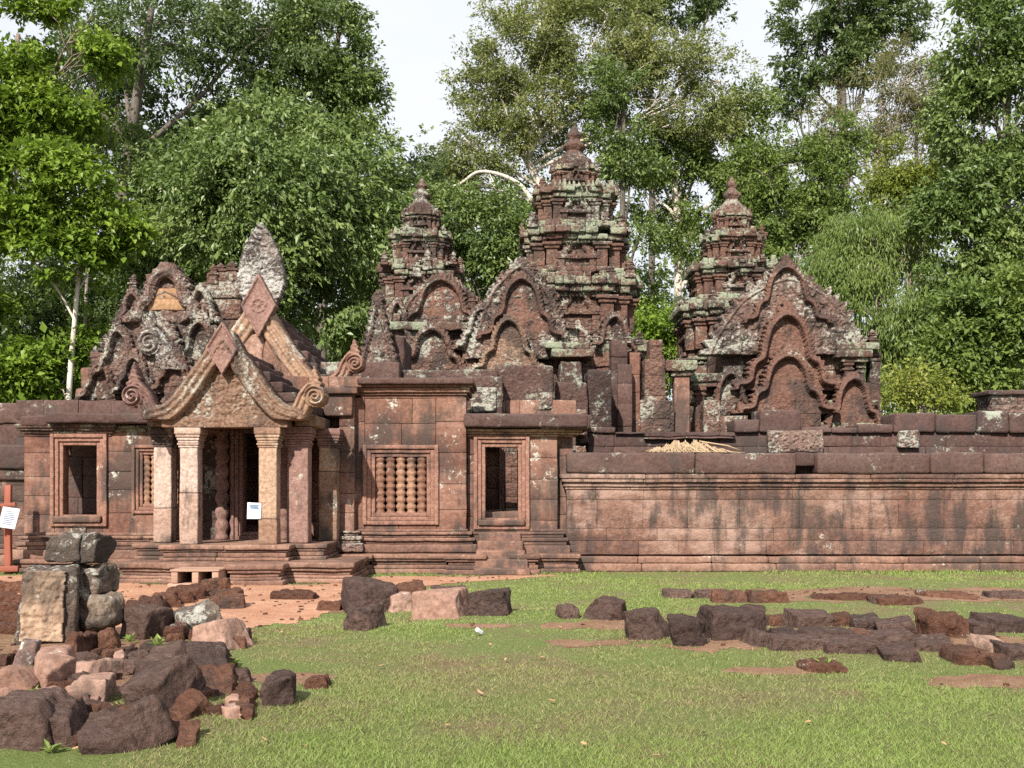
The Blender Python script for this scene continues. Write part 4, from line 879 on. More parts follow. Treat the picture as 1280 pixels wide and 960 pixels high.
# ------------------------------------------------------------------ stones: (label, material, x0, x1, ytop, ybase, depth m, yaw, tilt about view axis, roughness, sunk)
ROCKS = [
 ('large pale carved block with leafy relief, base of the left stack', 'greyr', 18, 86, 706, 806, .5, .22, .04, .25),
 ('dark lichened block on top of the stack, its left one', 'greyr', 54, 97, 663, 703, .45, .12, .02, .3),
 ('squarish lichened block on top of the stack, its right one', 'greyr', 95, 127, 665, 706, .42, -.25, -.02, .2),
 ('rounded grey stone wedged in the middle of the stack', 'greyr', 76, 112, 706, 748, .4, .2, .2, .8),
 ('pale grooved stone on the shaded side of the stack', 'greyr', 104, 134, 702, 744, .4, -.4, .1, .6),
 ('stone with a hollow curved face in the lower stack', 'greyr', 98, 141, 744, 788, .45, -.2, -.1, .9),
 ('round red boulder under the stack, closer to the wide relief block', 'rust', 76, 96, 790, 828, .35, .1, .1, .9),
 ('round red boulder under the stack, middle of the small three', 'rust', 92, 114, 788, 822, .35, -.2, 0, .9),
 ('round red boulder under the stack, beside the dark cuboid', 'rust', 113, 139, 785, 820, .4, .3, -.1, .9),
 ('small pinkish cube left of the stack foot', 'mauve', 8, 38, 797, 834, .3, .3, .15, .3),
 ('upright pink block leaning before the stack foot', 'pinkr', 32, 71, 819, 864, .35, -.3, .2, .25),
 ('low pink block at the lower left behind the dark boulders', 'pinkr', -14, 36, 834, 872, .4, .1, .05, .4),
 ('grey squared stone lying directly below the big relief block', 'pinkr', 34, 80, 806, 846, .45, .2, -.1, .3),
 ('pink wedge pointing right beside the red boulders', 'pinkr', 88, 134, 820, 850, .4, -.5, -.15, .3),
 ('flat pink slab lying on the rubble slope', 'pinkr', 74, 126, 846, 884, .5, .15, .03, .3),
 ('dark purple cuboid with a tan side right of the stack', 'lat', 146, 199, 756, 800, .5, -.45, .08, .15),
 ('pale grey triangular stone beside the earth path', 'greyr', 206, 272, 753, 796, .55, .5, -.25, .35),
 ('small rusty stone in front of the pale triangular one', 'rust', 204, 230, 777, 801, .35, .1, 0, .8),
 ('pinkish cut stone with a notch at the end of the rubble', 'pinkr', 236, 298, 776, 812, .5, -.4, -.2, .35),
 ('small dark red cube at the rubble edge by the path', 'lat', 270, 298, 774, 796, .35, .2, .1, .3),
 ('long dark laterite beam in the upper rubble', 'lat', 166, 230, 800, 836, .5, -.2, -.1, .35),
 ('dark laterite block at the right edge of the rubble', 'lat', 212, 284, 801, 842, .5, .25, .05, .35),
 ('big dark slab sloping across the rubble centre', 'lat', 134, 234, 822, 896, .5, -.5, -.22, .45),
 ('dark elongated slab leaning down towards the grass', 'lat', 130, 194, 862, 940, .42, -.75, -.32, .35),
 ('brown rounded rock at the rubble edge on the grass', 'rust', 230, 294, 838, 870, .5, .2, -.03, .8),
 ('brown lumpy rock between the leaning slab and the grass', 'rust', 184, 244, 876, 908, .45, -.3, .15, .8),
 ('smallest brown rock lowest in the rubble', 'rust', 200, 242, 906, 936, .4, .3, .1, .8),
 ('dark half buried slab at the foot of the rubble', 'lat', 82, 168, 878, 946, .45, .1, -.12, .5),
 ('dark rounded boulder cut by the photo edge', 'lat', -44, 60, 866, 938, .7, .0, .02, .6),
 ('dark rounded boulder second from the photo edge', 'lat', 30, 86, 880, 936, .6, .2, -.08, .6),
 ('mossy dark stone half buried alone in the grass', 'lat', 320, 362, 830, 884, .45, .1, -.1, .6),
 ('small reddish stone alone in the grass by the mossy one', 'rust', 378, 409, 844, 862, .3, .1, 0, .8),
 ('largest dark laterite boulder at the path edge', 'lat', 420, 488, 728, 768, .9, .25, .06, .5),
 ('dark tilted slab in the grass below the largest boulder', 'lat', 432, 474, 757, 788, .4, -.5, -.3, .4),
 ('brown rock behind the pale topped slab, left half', 'rust', 486, 531, 727, 754, .5, .2, -.1, .7),
 ('small pink broken stone between the dark boulder and pale slab', 'pinkr', 480, 514, 744, 769, .35, .4, .1, .6),
 ('pale topped slab lying in the middle rock group', 'pinkr', 515, 582, 737, 774, .7, -.2, -.1, .2),
 ('dark flat slab behind the pale topped one', 'lat', 538, 584, 732, 748, .5, .1, -.05, .4),
 ('dark block at the right end of the middle rock group', 'lat', 580, 638, 738, 770, .6, -.15, -.06, .45),
 ('lone small dark stone right of the middle rock group', 'lat', 697, 724, 755, 774, .35, .2, .1, .6),
 ('dark pointed block at the left end of the long stone row', 'lat', 734, 788, 748, 776, .6, -.3, .12, .45),
 ('dark slanted slab second in the long stone row', 'lat', 782, 838, 758, 800, .55, -.4, -.22, .45),
 ('sunken brownish slab left of the biggest row block', 'lat', 842, 888, 772, 808, .5, -.1, -.05, .5),
 ('biggest squarish dark block of the long stone row', 'lat', 886, 962, 756, 800, .7, .1, -.02, .35),
 ('dark block propped behind the biggest row block', 'lat', 928, 963, 754, 778, .45, -.2, .1, .4),
 ('brown block starting the curved kerb, upper course', 'rust', 962, 986, 764, 783, .4, .1, 0, .4),
 ('wide dark block of the curved kerb, upper course', 'lat', 985, 1046, 760, 785, .5, .03, 0, .3),
 ('rounded brown block of the curved kerb, upper course', 'rust', 1044, 1074, 763, 784, .45, 0, -.03, .5),
 ('dark rounded block of the curved kerb, upper course', 'lat', 1070, 1106, 766, 788, .45, -.1, -.06, .5),
 ('sloping dark slab ending the upper kerb course', 'lat', 1104, 1152, 770, 796, .4, -.25, -.22, .35),
 ('dark wedge block at the left end of the middle kerb course', 'lat', 936, 972, 790, 813, .4, .3, .15, .4),
 ('short dark block of the middle kerb course', 'lat', 970, 1006, 786, 803, .4, .05, .02, .35),
 ('long dark block of the middle kerb course', 'lat', 1004, 1074, 784, 802, .45, .02, 0, .3),
 ('small brown block of the middle kerb course', 'rust', 1071, 1094, 786, 802, .35, 0, 0, .5),
 ('dark tilted block near the end of the middle kerb course', 'lat', 1092, 1149, 788, 810, .42, -.12, -.07, .3),
 ('last dark block of the middle kerb course', 'lat', 1148, 1202, 795, 816, .42, -.16, -.07, .35),
 ('dark long block at the left end of the lowest kerb course', 'lat', 962, 1036, 800, 820, .45, .06, .02, .35),
 ('dark long block in the middle of the lowest kerb course', 'lat', 1034, 1108, 800, 821, .45, -.04, -.02, .35),
 ('sinking dark block ending the lowest kerb course', 'lat', 1108, 1157, 808, 829, .4, -.15, -.08, .5),
 ('flat reddish stone lying alone in the grass before the kerb', 'rust', 1004, 1060, 826, 842, .35, .05, 0, .6),
 ('rusty round boulder with a smooth top behind the kerb end', 'rust', 1157, 1192, 763, 797, .45, .1, .05, .9),
 ('rusty split boulder leaning on its round neighbour', 'rust', 1184, 1223, 763, 798, .45, -.2, -.1, .9),
 ('dark block behind the split rusty boulder', 'lat', 1214, 1248, 772, 798, .45, .2, .1, .4),
 ('dark slanted slab at the right border of the photo', 'lat', 1232, 1296, 764, 792, .5, .2, .14, .3),
 ('low brown stone sunk beside the last kerb blocks', 'rust', 1196, 1242, 810, 832, .4, 0, .03, .6),
 ('pale brown block before the slanted border slab', 'pinkr', 1230, 1268, 796, 818, .4, .2, .05, .5),
 ('dark low block under the slanted border slab', 'lat', 1258, 1300, 804, 826, .4, .1, .1, .4),
 ('brown lumps of earth and stone by the border', 'rust', 1240, 1270, 816, 838, .35, .3, -.05, .9),
 ('low dark stone at the back of the lawn, left of the flat red ones', 'lat', 832, 864, 736, 748, .4, 0, 0, .5),
 ('second low dark stone at the back of the lawn', 'lat', 868, 896, 736, 748, .4, .1, 0, .6),
 ('flat reddish stone behind the biggest row block', 'rust', 894, 938, 737, 754, .5, 0, 0, .6),
 ('flat reddish stone next to the bare red patch', 'rust', 936, 988, 738, 754, .5, .1, 0, .6),
 ('thin dark slab at the back right of the lawn', 'lat', 1242, 1290, 738, 749, .5, 0, .02, .4),
 ('flat laterite paving stone in the bare red patch, left part', 'rust', 1020, 1090, 742, 751, .7, 0, 0, .6),
 ('flat laterite paving stone in the bare red patch, middle', 'rust', 1096, 1160, 746, 757, .7, .1, 0, .6),
 ('flat laterite paving stone in the bare red patch, right part', 'rust', 1164, 1222, 741, 749, .7, 0, 0, .6),
 ('tiny dark stone poking out of the bare red patch', 'lat', 1092, 1114, 744, 756, .3, .2, 0, .7),
 ('flat red rock on the earth below the wooden step', 'rust', 252, 302, 744, 762, .6, .1, 0, .8),
 ('smaller red rock right of the laterite row end', 'rust', 262, 302, 736, 748, .5, .3, 0, .8),
 ('flat grassy red rock on the path edge', 'rust', 338, 396, 738, 750, .6, -.1, 0, .7),
 ('sunken flat red stone by the largest boulder', 'rust', 394, 430, 752, 764, .4, -.2, 0, .8),
]
BASEOFF = {0: 806, 1: 806, 2: 806, 3: 806, 4: 806, 5: 806, 6: 828, 7: 826, 8: 824}
def rock(lab, mat, x0, x1, yt, yb, dep, yaw, tilt, rough, D=None, z0=None, group=None, lean=0, cuts=(3, 4, 5), hs=1, ws=1):
    D = D or ground_at((x0+x1)/2, yb); s = D/F; W = (x1-x0)*s; Hm = (yb-yt)*s
    cosf = abs(math.cos(yaw)); W = 1.06*max(.1, (W-dep*abs(math.sin(yaw))*.5)/max(.6, cosf))
    H = max(.07, Hm - max(0, dep*(CAMZ-Hm)/D)*.6)
    cx = X((x0+x1)/2, D); cy = D+dep/2; zb = float(gz(np.array([cx]), np.array([cy]))[0]) if z0 is None else z0
    H *= hs; W *= ws
    sink = .06 if z0 is None else 0
    mb = MB(freq=1.6/max(.25, min(W, H*1.6)))
    k = min(W, H, dep)
    mb.block(-W/2, W/2, -dep/2, dep/2, -H/2-sink/2, H/2+sink/2, res=max(.026, k*.09), r=k*(.04+.18*rough), amp=0, nmax=24)
    V = mb.V[0]; rs = random.randrange(999)
    tp = 1 - U(.02, .22)*(V[:, 2:3]/(H+sink)+.5); V = V*np.concatenate([tp, tp, np.ones_like(tp)], 1)
    hv = np.array([W, dep, H+sink])/2
    for _ in range(random.choice(cuts)):
        nv = np.array([U(-1, 1), U(-1, 1), U(-.15, 1)]); nv /= np.linalg.norm(nv); off = (np.abs(nv)*hv).sum()*U(.58, .86); ex = V @ nv - off
        V = V - np.clip(ex, 0, None)[:, None]*nv*.97
    V[:, 0] += V[:, 2]*U(-.2, .2); V[:, 2] += V[:, 0]*U(-.10, .10)*(V[:, 2] > 0)
    P = V*(1.5/k**.6)+rs; o = np.stack([fbm(P+9*i, 3+i, 3)-.5 for i in range(3)], 1)*(.14+.30*rough)*k**.8
    P2 = V*11+rs; o += np.stack([fbm(P2+9*i, 13+i, 3)-.5 for i in range(3)], 1)*.055*(.4+rough)
    V = (V+o) @ roteul(lean+U(-.06, .06), tilt, yaw).T
    V[:, 2] += H/2 - sink/2 - (0 if z0 is not None else .01)
    mb.V = [V]; mb.A = [np.zeros(len(V))]
    o_ = mb.build('stone_block', M[mat]); o_.location = (cx, cy, zb); tag(o_, lab, 'stone', group)
    if z0 is None: G_AVOID.append((cx, cy, W/2*1.0, dep/2*1.0))
    return o_
for i, r_ in enumerate(ROCKS):
    lab, mat, x0_, x1_, yt_, yb_, dep_, yw_, tl_, rg_ = r_
    if i in (6, 7, 8): rock(*r_)
    elif i == 0: rock(*r_, cuts=(1,), ws=1.1, D=11.55, z0=Z(yb_, 11.55)-.02)
    elif i < 6:
        D = [0, 11.75, 11.8, 11.8, 11.85, 11.8][i]; rock(lab, mat, x0_, x1_, yt_, yb_, dep_, yw_, tl_, rg_, D=D, z0=Z(yb_, D))
    elif 20 <= i <= 27: rock(*r_, lean=U(.25, .5), cuts=(2, 3), hs=.55 if i == 27 else .72, ws=.86)
    elif i in (28, 29): rock(*r_, hs=.8, ws=.9)
    elif i == 30: rock(*r_, hs=.75, ws=.9)
    elif 44 <= i <= 58 or 62 <= i <= 66: rock(*r_[:9], r_[9]*.6, lean=.08, cuts=(1, 2), ws=.99, hs=.88)
    else: rock(*r_)
st = [o for o in bpy.data.objects if o.get('label', '').startswith('large pale carved block')][0]
def swirl(x, z): return (np.abs(x) < .2+.03*n2(x*0, z, 7, 2)) & (z < .74), .012+.04*carve(x, z, 7.5, 71)+.02*carve(x, z, 20, 9)
mb = MB(); mb.relief(0, -.37, .5, .80, -.26, .08, swirl, res=.012, amp=.006)
r_ = mb.build('carved_relief', M['tan']); r_.parent = st; r_.location = (-.04, 0, .43); r_.rotation_euler = (0, .04, .22)
# rubble core carrying the upper stones of the stack (dark earth and stones between)
rock('dark shadowed core block inside the left stack', 'lat', 70, 128, 735, 812, .5, 0, 0, .4, D=12.0, z0=0)
for i in range(105):
    px = U(-10, 290); yb = U(805, 935) if px < 200 else U(785, 900)
    rock('small broken stone scattered among the bigger rubble blocks', random.choice(('rust', 'pinkr', 'lat', 'rust')), px, px+U(10, 34), yb-U(7, 20), yb, U(.14, .28), U(-1, 1), U(-.3, .3), .6, group='small broken stones in the rubble')
# laterite edging along the path, a receding row of rounded blocks
labs = 'first second third fourth fifth sixth seventh eighth'.split()
for i in range(8):
    t_ = i/7; xx = 150+t_*112; yb = 775-t_*34; rock('%s rounded red block of the path edging counted from the stack' % labs[i], 'rust', xx-16, xx+20, yb-22+4*t_, yb, .5, .5, 0, .8, group='laterite blocks edging the path')
for i in range(5):
    yb = 742+i*13; rock('%s red step stone left of the stack counted from the signboard' % labs[i], 'rust', -30, 34-(i % 2)*8, yb-15, yb, .45, .05, 0, .7, group='red steps left of the stack')
rock('broken terrace stone at the foot of the signboard', 'rust', 12, 58, 682, 712, .5, .1, 0, .5)

# loose grit on the trodden earth
mb = MB(); n_ = 0
while n_ < 520:
    x_, y_ = rng.uniform(-11, 7.5, 400), rng.uniform(8, 21, 400); ok = (pathdist(x_, y_) < .1) | (soilmask(x_, y_) > .7)
    for x1_, y1_ in zip(x_[ok], y_[ok]):
        q = U(.006, .022)*(.6+y1_*.05); mb.block(-q, q, -q*U(.6, 1), q*U(.6, 1), -q*.4, q*U(.4, .8), res=1, r=q*.35, amp=0, rot=U(0, 3)); mb.V[-1] = mb.V[-1]+np.array([x1_, y1_, 0]); n_ += 1
V_ = np.concatenate(mb.V); cen = V_.reshape(n_, -1, 3).mean(1); V_ = V_.reshape(n_, -1, 3); V_[:, :, 2] += gz(cen[:, 0], cen[:, 1])[:, None]+.008; mb.V = [V_.reshape(-1, 3)]; mb.A = [np.zeros(len(mb.V[0]))]; mb.K = [np.concatenate(mb.K)]
o = mb.build('gravel', M['rust']); o['kind'] = 'stuff'; o['label'] = 'loose grit and pebbles strewn over the trodden earth'; o['category'] = 'gravel'
# fallen leaves and litter
M['dryleaf'] = plain('dry_leaf', (.34, .20, .11), .7, .4, 8)
M['paper'] = plain('white_paper', (.48, .50, .53), .6, .03, 3, 0)
def dryleaf():
    a = np.linspace(0, 2*math.pi, 9)[:-1]; r = .5*(1+.25*np.cos(2*a)); V = np.stack([np.cos(a)*r, np.sin(a)*r*.6, .12*np.cos(a*1.0)**2+.1*np.sin(a)**2], 1); V = np.concatenate([V, [[0, 0, 0]]])
    return V, [(i, (i+1) % 8, 8) for i in range(8)]
dv, dt = dryleaf(); dl = npmesh('dry_leaf', dv, [], [np.array(dt)], np.full(9, .5)); dl.data.materials.append(M['dryleaf'])
spots = [(678, 829), (632, 832), (477, 836), (520, 838), (553, 831), (613, 813), (352, 792), (440, 775), (770, 799), (700, 790), (1010, 905), (1130, 880), (930, 880), (820, 940), (300, 905), (330, 925), (420, 900), (560, 905), (730, 925), (880, 915), (1180, 930), (95, 945), (112, 942), (260, 925), (600, 870), (690, 880), (380, 930), (1240, 900)]
for i, (px, py) in enumerate(spots):
    o = dl if i == 0 else dl.copy()
    if i: COL.objects.link(o)
    D = 1372*CAMZ/(py-HOR); x = X(px, D); o.location = (x, D, float(gz(np.array([x]), np.array([D]))[0])+.035)
    s_ = U(.035, .065); o.scale = (s_, s_, s_); o.rotation_euler = (U(-.4, .4), U(-.4, .4), U(0, 6)); tag(o, 'small dry brown leaf fallen on the short grass', 'leaf', 'dry leaves on the grass')
mb = MB(); D = 12.3; x = X(598, D); mb.block(-.045, .045, -.03, .03, 0, .05, res=.02, r=.015, amp=.01)
o = mb.build('crumpled_paper', M['paper']); o.location = (x, D, float(gz(np.array([x]), np.array([D]))[0])+.03); o.rotation_euler = (.3, .5, .7); tag(o, 'crumpled white paper scrap lying in the grass near the middle rocks', 'litter')

# signboard by the left edge, notice on the porch pillar, wooden step
M['redwood'] = plain('red_painted_wood', (.22, .07, .045), .6, .3, 6, .3, (3, 3, .6))
M['board'] = plain('white_notice_board', (.42, .45, .50), .5, .04, 4, .02)
M['ink'] = plain('printed_ink', (.10, .12, .18), .6, .1, 4, 0)
M['greywood'] = plain('weathered_wood', (.30, .19, .14), .85, .35, 5, .5, (.6, 6, 6))
D = 23.0 - 1.0; D = 21.6
root = thing('signboard', 'red wooden post with crossbar and a tilted white notice', 'sign', (X(12, D), D, 0))
mb = MB(); mb.block(X(5, D), X(18, D)-.08, D, D+.1, 0, Z(606, D), res=.3, r=.01, amp=.01); mb.block(X(-4, D), X(24, D), D-.07, D-.002, .05, .16, res=.3, r=.01); part(mb, 'post', M['redwood'], root)
mb = MB(); mb.block(X(-6, D), X(21, D), D-.06, D-.003, Z(634, D), Z(629, D), res=.3, r=.008, amp=.004, rot=roteul(0, -.1, 0)); part(mb, 'crossbar', M['redwood'], root)
Mx = roteul(-.25, .14, .0); c = np.array([X(16, D), D-.16, Z(647, D)])
mb = MB(); mb.block(c[0]-.17, c[0]+.17, c[1]-.008, c[1]+.008, c[2]-.21, c[2]+.21, res=.3, r=.004, rot=Mx); bd = part(mb, 'notice', M['board'], root)
mb = MB()
for i in range(8):
    zz = c[2]+.13-i*.037; mb.block(c[0]-.12, c[0]+U(.04, .12), c[1]-.0105, c[1]-.0085, zz-.004, zz+.004, res=.5, r=.0005, rot=Mx, pin=None) if False else None
    q = np.array([0, -.011, .13-i*.037]) @ Mx.T + c; l = U(.08, .12); mb.block(q[0]-l, q[0]+l, q[1]-.001, q[1]+.001, q[2]-.007, q[2]+.007, res=.5, r=.0004, rot=Mx)
part(mb, 'writing', M['ink'], root, bd)
mb = MB(); mb.block(c[0]-.2, c[0]-.172, c[1]-.02, c[1]+.03, c[2]-.24, c[2]+.24, res=.3, r=.004, rot=None); part(mb, 'frame', M['redwood'], root)
D = 20.05
root = thing('notice', 'white notice hung beside the right front porch pillar', 'sign', (X(319, D), D, Z(650, D)))
Mx = roteul(0, .03, .1); c = np.array([X(318, D), D, Z(638.5, D)])
mb = MB(); mb.block(c[0]-.125, c[0]+.125, c[1]-.004, c[1]+.004, c[2]-.15, c[2]+.15, res=.3, r=.002, rot=Mx); part(mb, 'board', M['paper'], root)
mb = MB()
for (dx, l, dz) in ((0, .085, .10), (-.01, .075, .075), (.01, .08, .05)):
    q = np.array([dx, -.006, dz]) @ Mx.T + c; mb.block(q[0]-l, q[0]+l, q[1]-.001, q[1]+.001, q[2]-.011, q[2]+.011, res=.5, r=.0004, rot=Mx)
M['ink2'] = plain('faded_blue_ink', (.10, .15, .24), .6, .1, 4, 0); part(mb, 'writing', M['ink2'], root)
mb = MB(); mb.tube([(c[0]+.11, D, c[2]+.142), (c[0]+.15, D+.01, c[2]+.15), (c[0]+.2, D+.02, c[2]+.152)], .004); part(mb, 'string', M['redwood'], root)
root = thing('wooden_step', 'low weathered wooden step platform set against the porch base', 'step', (X(250, 18.6), 18.6, 0))
D = 18.55; xa, xb = X(212, D), X(274, D); mb = MB()
for i in range(7): mb.block(xa+.005, xb-.005, D+i*.12, D+i*.12+.113, .275, .31, res=.3, r=.008, amp=.006)
part(mb, 'top_boards', M['greywood'], root)
for x in (xa+.02, (xa+xb)/2-.05, xb-.13): mb = MB(); mb.block(x, x+.11, D+.02, D+.82, .075, .272, res=.3, r=.01, amp=.005); part(mb, 'bearer', M['greywood'], root)
mb = MB(); mb.block(xa-.04, xb+.02, D, D+.84, .0, .072, res=.3, r=.01, amp=.006); part(mb, 'base_boards', M['greywood'], root)
def weed(label, px, py, s_, n=16, mat=None):
    D = ground_at(px, py); x = X(px, D); z = float(gz(np.array([x]), np.array([D]))[0]); V = []; T = []
    for i in range(n):
        a_ = U(0, 6.28); l = s_*U(.5, 1.1); w_ = l*U(.10, .2); el = U(.25, 1.2); d_ = np.array([math.cos(a_)*math.cos(el), math.sin(a_)*math.cos(el), math.sin(el)]); sd = np.array([-math.sin(a_), math.cos(a_), 0])*w_
        k = len(V); m_ = d_*l*.5+np.array([0, 0, .06*l]); V += [(0, 0, 0), m_-sd, d_*l-np.array([0, 0, .12*l]), m_+sd]; T.append((k, k+1, k+2, k+3))
    o = npmesh('weed', np.array(V), [np.array(T)], [], np.repeat(rng.random(n)*.6+.3, 4), False); o.data.materials.append(GRASSM); o.location = (x, D, z+.02); tag(o, label, 'weed')
    return o
weed('leafy weed sprouting on top of the big dark rubble slab', 198, 868, .13).location.z += .34
weed('weed growing beside the leaning upright pink block', 42, 872, .11)
weed('small weed at the right edge of the rubble by the dark block', 286, 836, .14)
weed('weed in the gap right of the half buried slab', 150, 902, .11)
weed('tuft at the lower left foot of the dark boulders', 62, 944, .10)
weed('weed between the stack foot and the dark cuboid', 162, 806, .13)
weed('grass clump by the left end of the porch platform', 172, 722, .26, 40)
weed('taller tuft against the lowest kerb course', 1030, 838, .14)
grass()
# ------------------------------------------------------------------ trees
LM = dict(
    bright=leafmat('bright_leaf', [(0.079, 0.133, 0.016), (0.122, 0.197, 0.024), (0.171, 0.255, 0.033), (0.232, 0.313, 0.049)], .38, .25),
    mid=leafmat('mid_green_leaf', [(0.061, 0.099, 0.027), (0.098, 0.151, 0.039), (0.140, 0.197, 0.054), (0.201, 0.249, 0.083)], .3, .45),
    dark=leafmat('dark_green_leaf', [(0.039, 0.064, 0.023), (0.063, 0.097, 0.031), (0.088, 0.130, 0.041), (0.128, 0.168, 0.059)], .28, .4),
    olive=leafmat('olive_leaf', [(0.104, 0.122, 0.039), (0.152, 0.174, 0.057), (0.201, 0.220, 0.073), (0.256, 0.255, 0.098)], .35, .3),
    fresh=leafmat('fresh_leaf', [(0.073, 0.116, 0.029), (0.110, 0.162, 0.039), (0.152, 0.209, 0.049), (0.195, 0.244, 0.069)], .35, .3),
    yellow=leafmat('yellow_green_leaf', [(0.091, 0.122, 0.020), (0.140, 0.174, 0.029), (0.201, 0.232, 0.044), (0.268, 0.278, 0.069)], .38, .25),
    dry=leafmat('thin_grey_leaf', [(0.104, 0.093, 0.049), (0.134, 0.122, 0.059), (0.146, 0.151, 0.059), (0.183, 0.162, 0.088)], .3, .2),
)
BK = dict(grey=barkmat('grey_bark', (.16, .13, .11), (.30, .26, .23)), pale=barkmat('pale_bark', (.36, .31, .27), (.55, .50, .44)),
          dark=barkmat('dark_bark', (.05, .04, .033), (.12, .10, .085)), brown=barkmat('brown_bark', (.11, .08, .06), (.22, .17, .14)))
def unit(v): return v/(np.linalg.norm(v, axis=-1, keepdims=True)+1e-9)
def leafquads(P, dirs, Ls, Wr, upb, K):
    n = len(P); d = unit(dirs); up = unit(rng.normal(0, 1, (n, 3))*(1-upb) + np.array([-.15, -.2, 1.])*upb)
    s_ = unit(np.cross(d, up)); nn = np.cross(s_, d); Ls = Ls[:, None]
    a = P; b_ = P+d*Ls*.42+s_*Ls*Wr*.5+nn*Ls*.06; c = P+d*Ls-nn*Ls*.10; e = P+d*Ls*.42-s_*Ls*Wr*.5+nn*Ls*.06
    return np.stack([a, b_, c, e], 1).reshape(-1, 3), np.arange(4*n).reshape(-1, 4), np.repeat(K, 4)
def crown(blobs, D, n, ls, Wr=.5, upb=.55, droop=.25, per=9, twig=.55, gap=.5, seed=0, shell=.45, flat=1, gsc=.75, dd=.8):
    """blobs: (px, py, rx, ry[, dy]) ellipses on the photo at distance D; leaves grow in sprays near the shells of the ellipsoids"""
    B = np.array([[X(b[0], D), D+(b[4] if len(b) > 4 else 0), Z(b[1], D), b[2]*D/F, b[3]*D/F] for b in blobs]); vol = (B[:, 3]*B[:, 4])
    n = int(n*3.2); ls = ls*.74; per = int(per*1.4); ns = n//per; pick = rng.choice(len(B), int(ns*2.6), p=vol/vol.sum()); b = B[pick]
    u = unit(rng.normal(0, 1, (len(b), 3))); rr = 1-shell*rng.random(len(b))**1.4
    rad = np.stack([b[:, 3], (b[:, 3]+b[:, 4])/2*dd, b[:, 4]], 1)
    lump = fbm(unit(u)*3.0+pick[:, None]*3.3, seed, 2)
    off = u*rad*(rr*(.50+1.0*lump))[:, None]; C = b[:, :3]+off
    g = fbm(C*np.array([gsc, gsc, gsc*1.6])*flat, seed+5, 3); k = g > np.quantile(g, min(.6, gap*.95)); k &= C[:, 2] > .4
    C, off, b = C[k][:ns], off[k][:ns], b[k][:ns]; ns = len(C)
    out = unit(off*np.array([1, 1, .55])+rng.normal(0, .35, off.shape)*np.linalg.norm(off, axis=1, keepdims=True)); out[:, 2] -= droop*rng.random(ns); out = unit(out)
    t = np.tile(np.linspace(0, 1, per), (ns, 1)); tw = twig*rng.uniform(.6, 1.4, ns)
    P = C[:, None]+out[:, None]*(t*tw[:, None])[:, :, None]; P = P+rng.normal(0, 1, P.shape)*twig*np.array([.20, .20, .11])
    dirs = out[:, None]+rng.normal(0, .75, P.shape); dirs[..., 2] -= droop
    kb = np.clip(.5+.9*(fbm(C*.6, seed+8, 2)-.5)+rng.normal(0, .1, ns), 0, 1); K = np.clip(kb[:, None]+rng.normal(0, .16, (ns, per)), 0, 1)
    Ls = ls*np.clip(rng.lognormal(-.02, .33, ns*per), .4, 2.1)
    V, Q, K = leafquads(P.reshape(-1, 3), dirs.reshape(-1, 3), Ls, Wr, upb, K.ravel())
    return V, Q, K, B, C
def wob(p, q, n, a):
    t = np.linspace(0, 1, n)[:, None]; P = np.array(p)*(1-t)+np.array(q)*t; P[1:-1] += rng.normal(0, a, (n-2, 3)); return P
def tree(label, D, blobs, n, leaf, mat, bark='brown', trunk=None, tr=.22, limbs=8, twigs=40, group=None, name='tree', lt=None, **k):
    V, Q, K, B, C = crown(blobs, D, n, leaf, seed=int(D*7+len(label)), **k)
    top = B[np.argmax(B[:, 2])]; cen = B[:, :3].mean(0)
    if trunk: T = np.array([[X(px, D), D+(random.random()-.5)*.4, Z(py, D)] for px, py in trunk])
    else: T = np.array([[cen[0]+U(-.5, .5), D, 0], [cen[0]+U(-.4, .4), D, cen[2]*.45], [cen[0], D, cen[2]], [top[0], D, top[2]]])
    if T[0][2] > .1: T = np.concatenate([[[T[0][0]+U(-.3, .3), D, -.1]], T])
    root = thing(name, label, 'tree', (T[0][0], T[0][1], 0), group)
    mb = MB(); Ts = smooth_curve3(T, 6); mb.tube(Ts, np.linspace(tr, tr*.3, len(Ts)), n=9)
    order = rng.permutation(len(B))[:limbs]
    for bi in order:
        c = B[bi]; lo = c[2]*.9-.1; cand = np.nonzero(Ts[:, 2] < lo)[0]; i0 = cand[-1] if len(cand) else 0
        i0 = max(1, int(i0*U(.75, 1))); L_ = wob(Ts[i0], c[:3], 5, .12*c[3]**.5); r0 = tr*(1-.7*i0/len(Ts))*.55
        mb.tube(smooth_curve3(L_, 3), np.linspace(r0, r0*.25, (len(L_)-1)*3+1), n=6)
        near = np.nonzero(((C-c[:3])**2).sum(1) < (c[3]*1.3)**2)[0]
        for ti in rng.permutation(near)[:max(2, twigs//max(1, limbs))]:
            q = L_[random.randint(2, 4)]; mb.tube(wob(q, C[ti], 4, .08), np.linspace(r0*.3, .012, 4), n=4)
    part(mb, 'trunk', BK[bark], root)
    me = npmesh('crown', V-np.array(gloc(root)), [Q], [], K, False); me.data.materials.append(LM[mat]); me.parent = root
    return root
def smooth_curve3(p, n):
    p = np.asarray(p, float); q = np.concatenate([[2*p[0]-p[1]], p, [2*p[-1]-p[-2]]]); out = []
    for i in range(1, len(q)-2):
        for t in np.linspace(0, 1, n, endpoint=False):
            a, b, c, d = q[i-1:i+3]; out.append(.5*(2*b+(c-a)*t+(2*a-5*b+4*c-d)*t*t+(3*b-a-3*c+d)*t**3))
    out.append(p[-1]); return np.array(out)

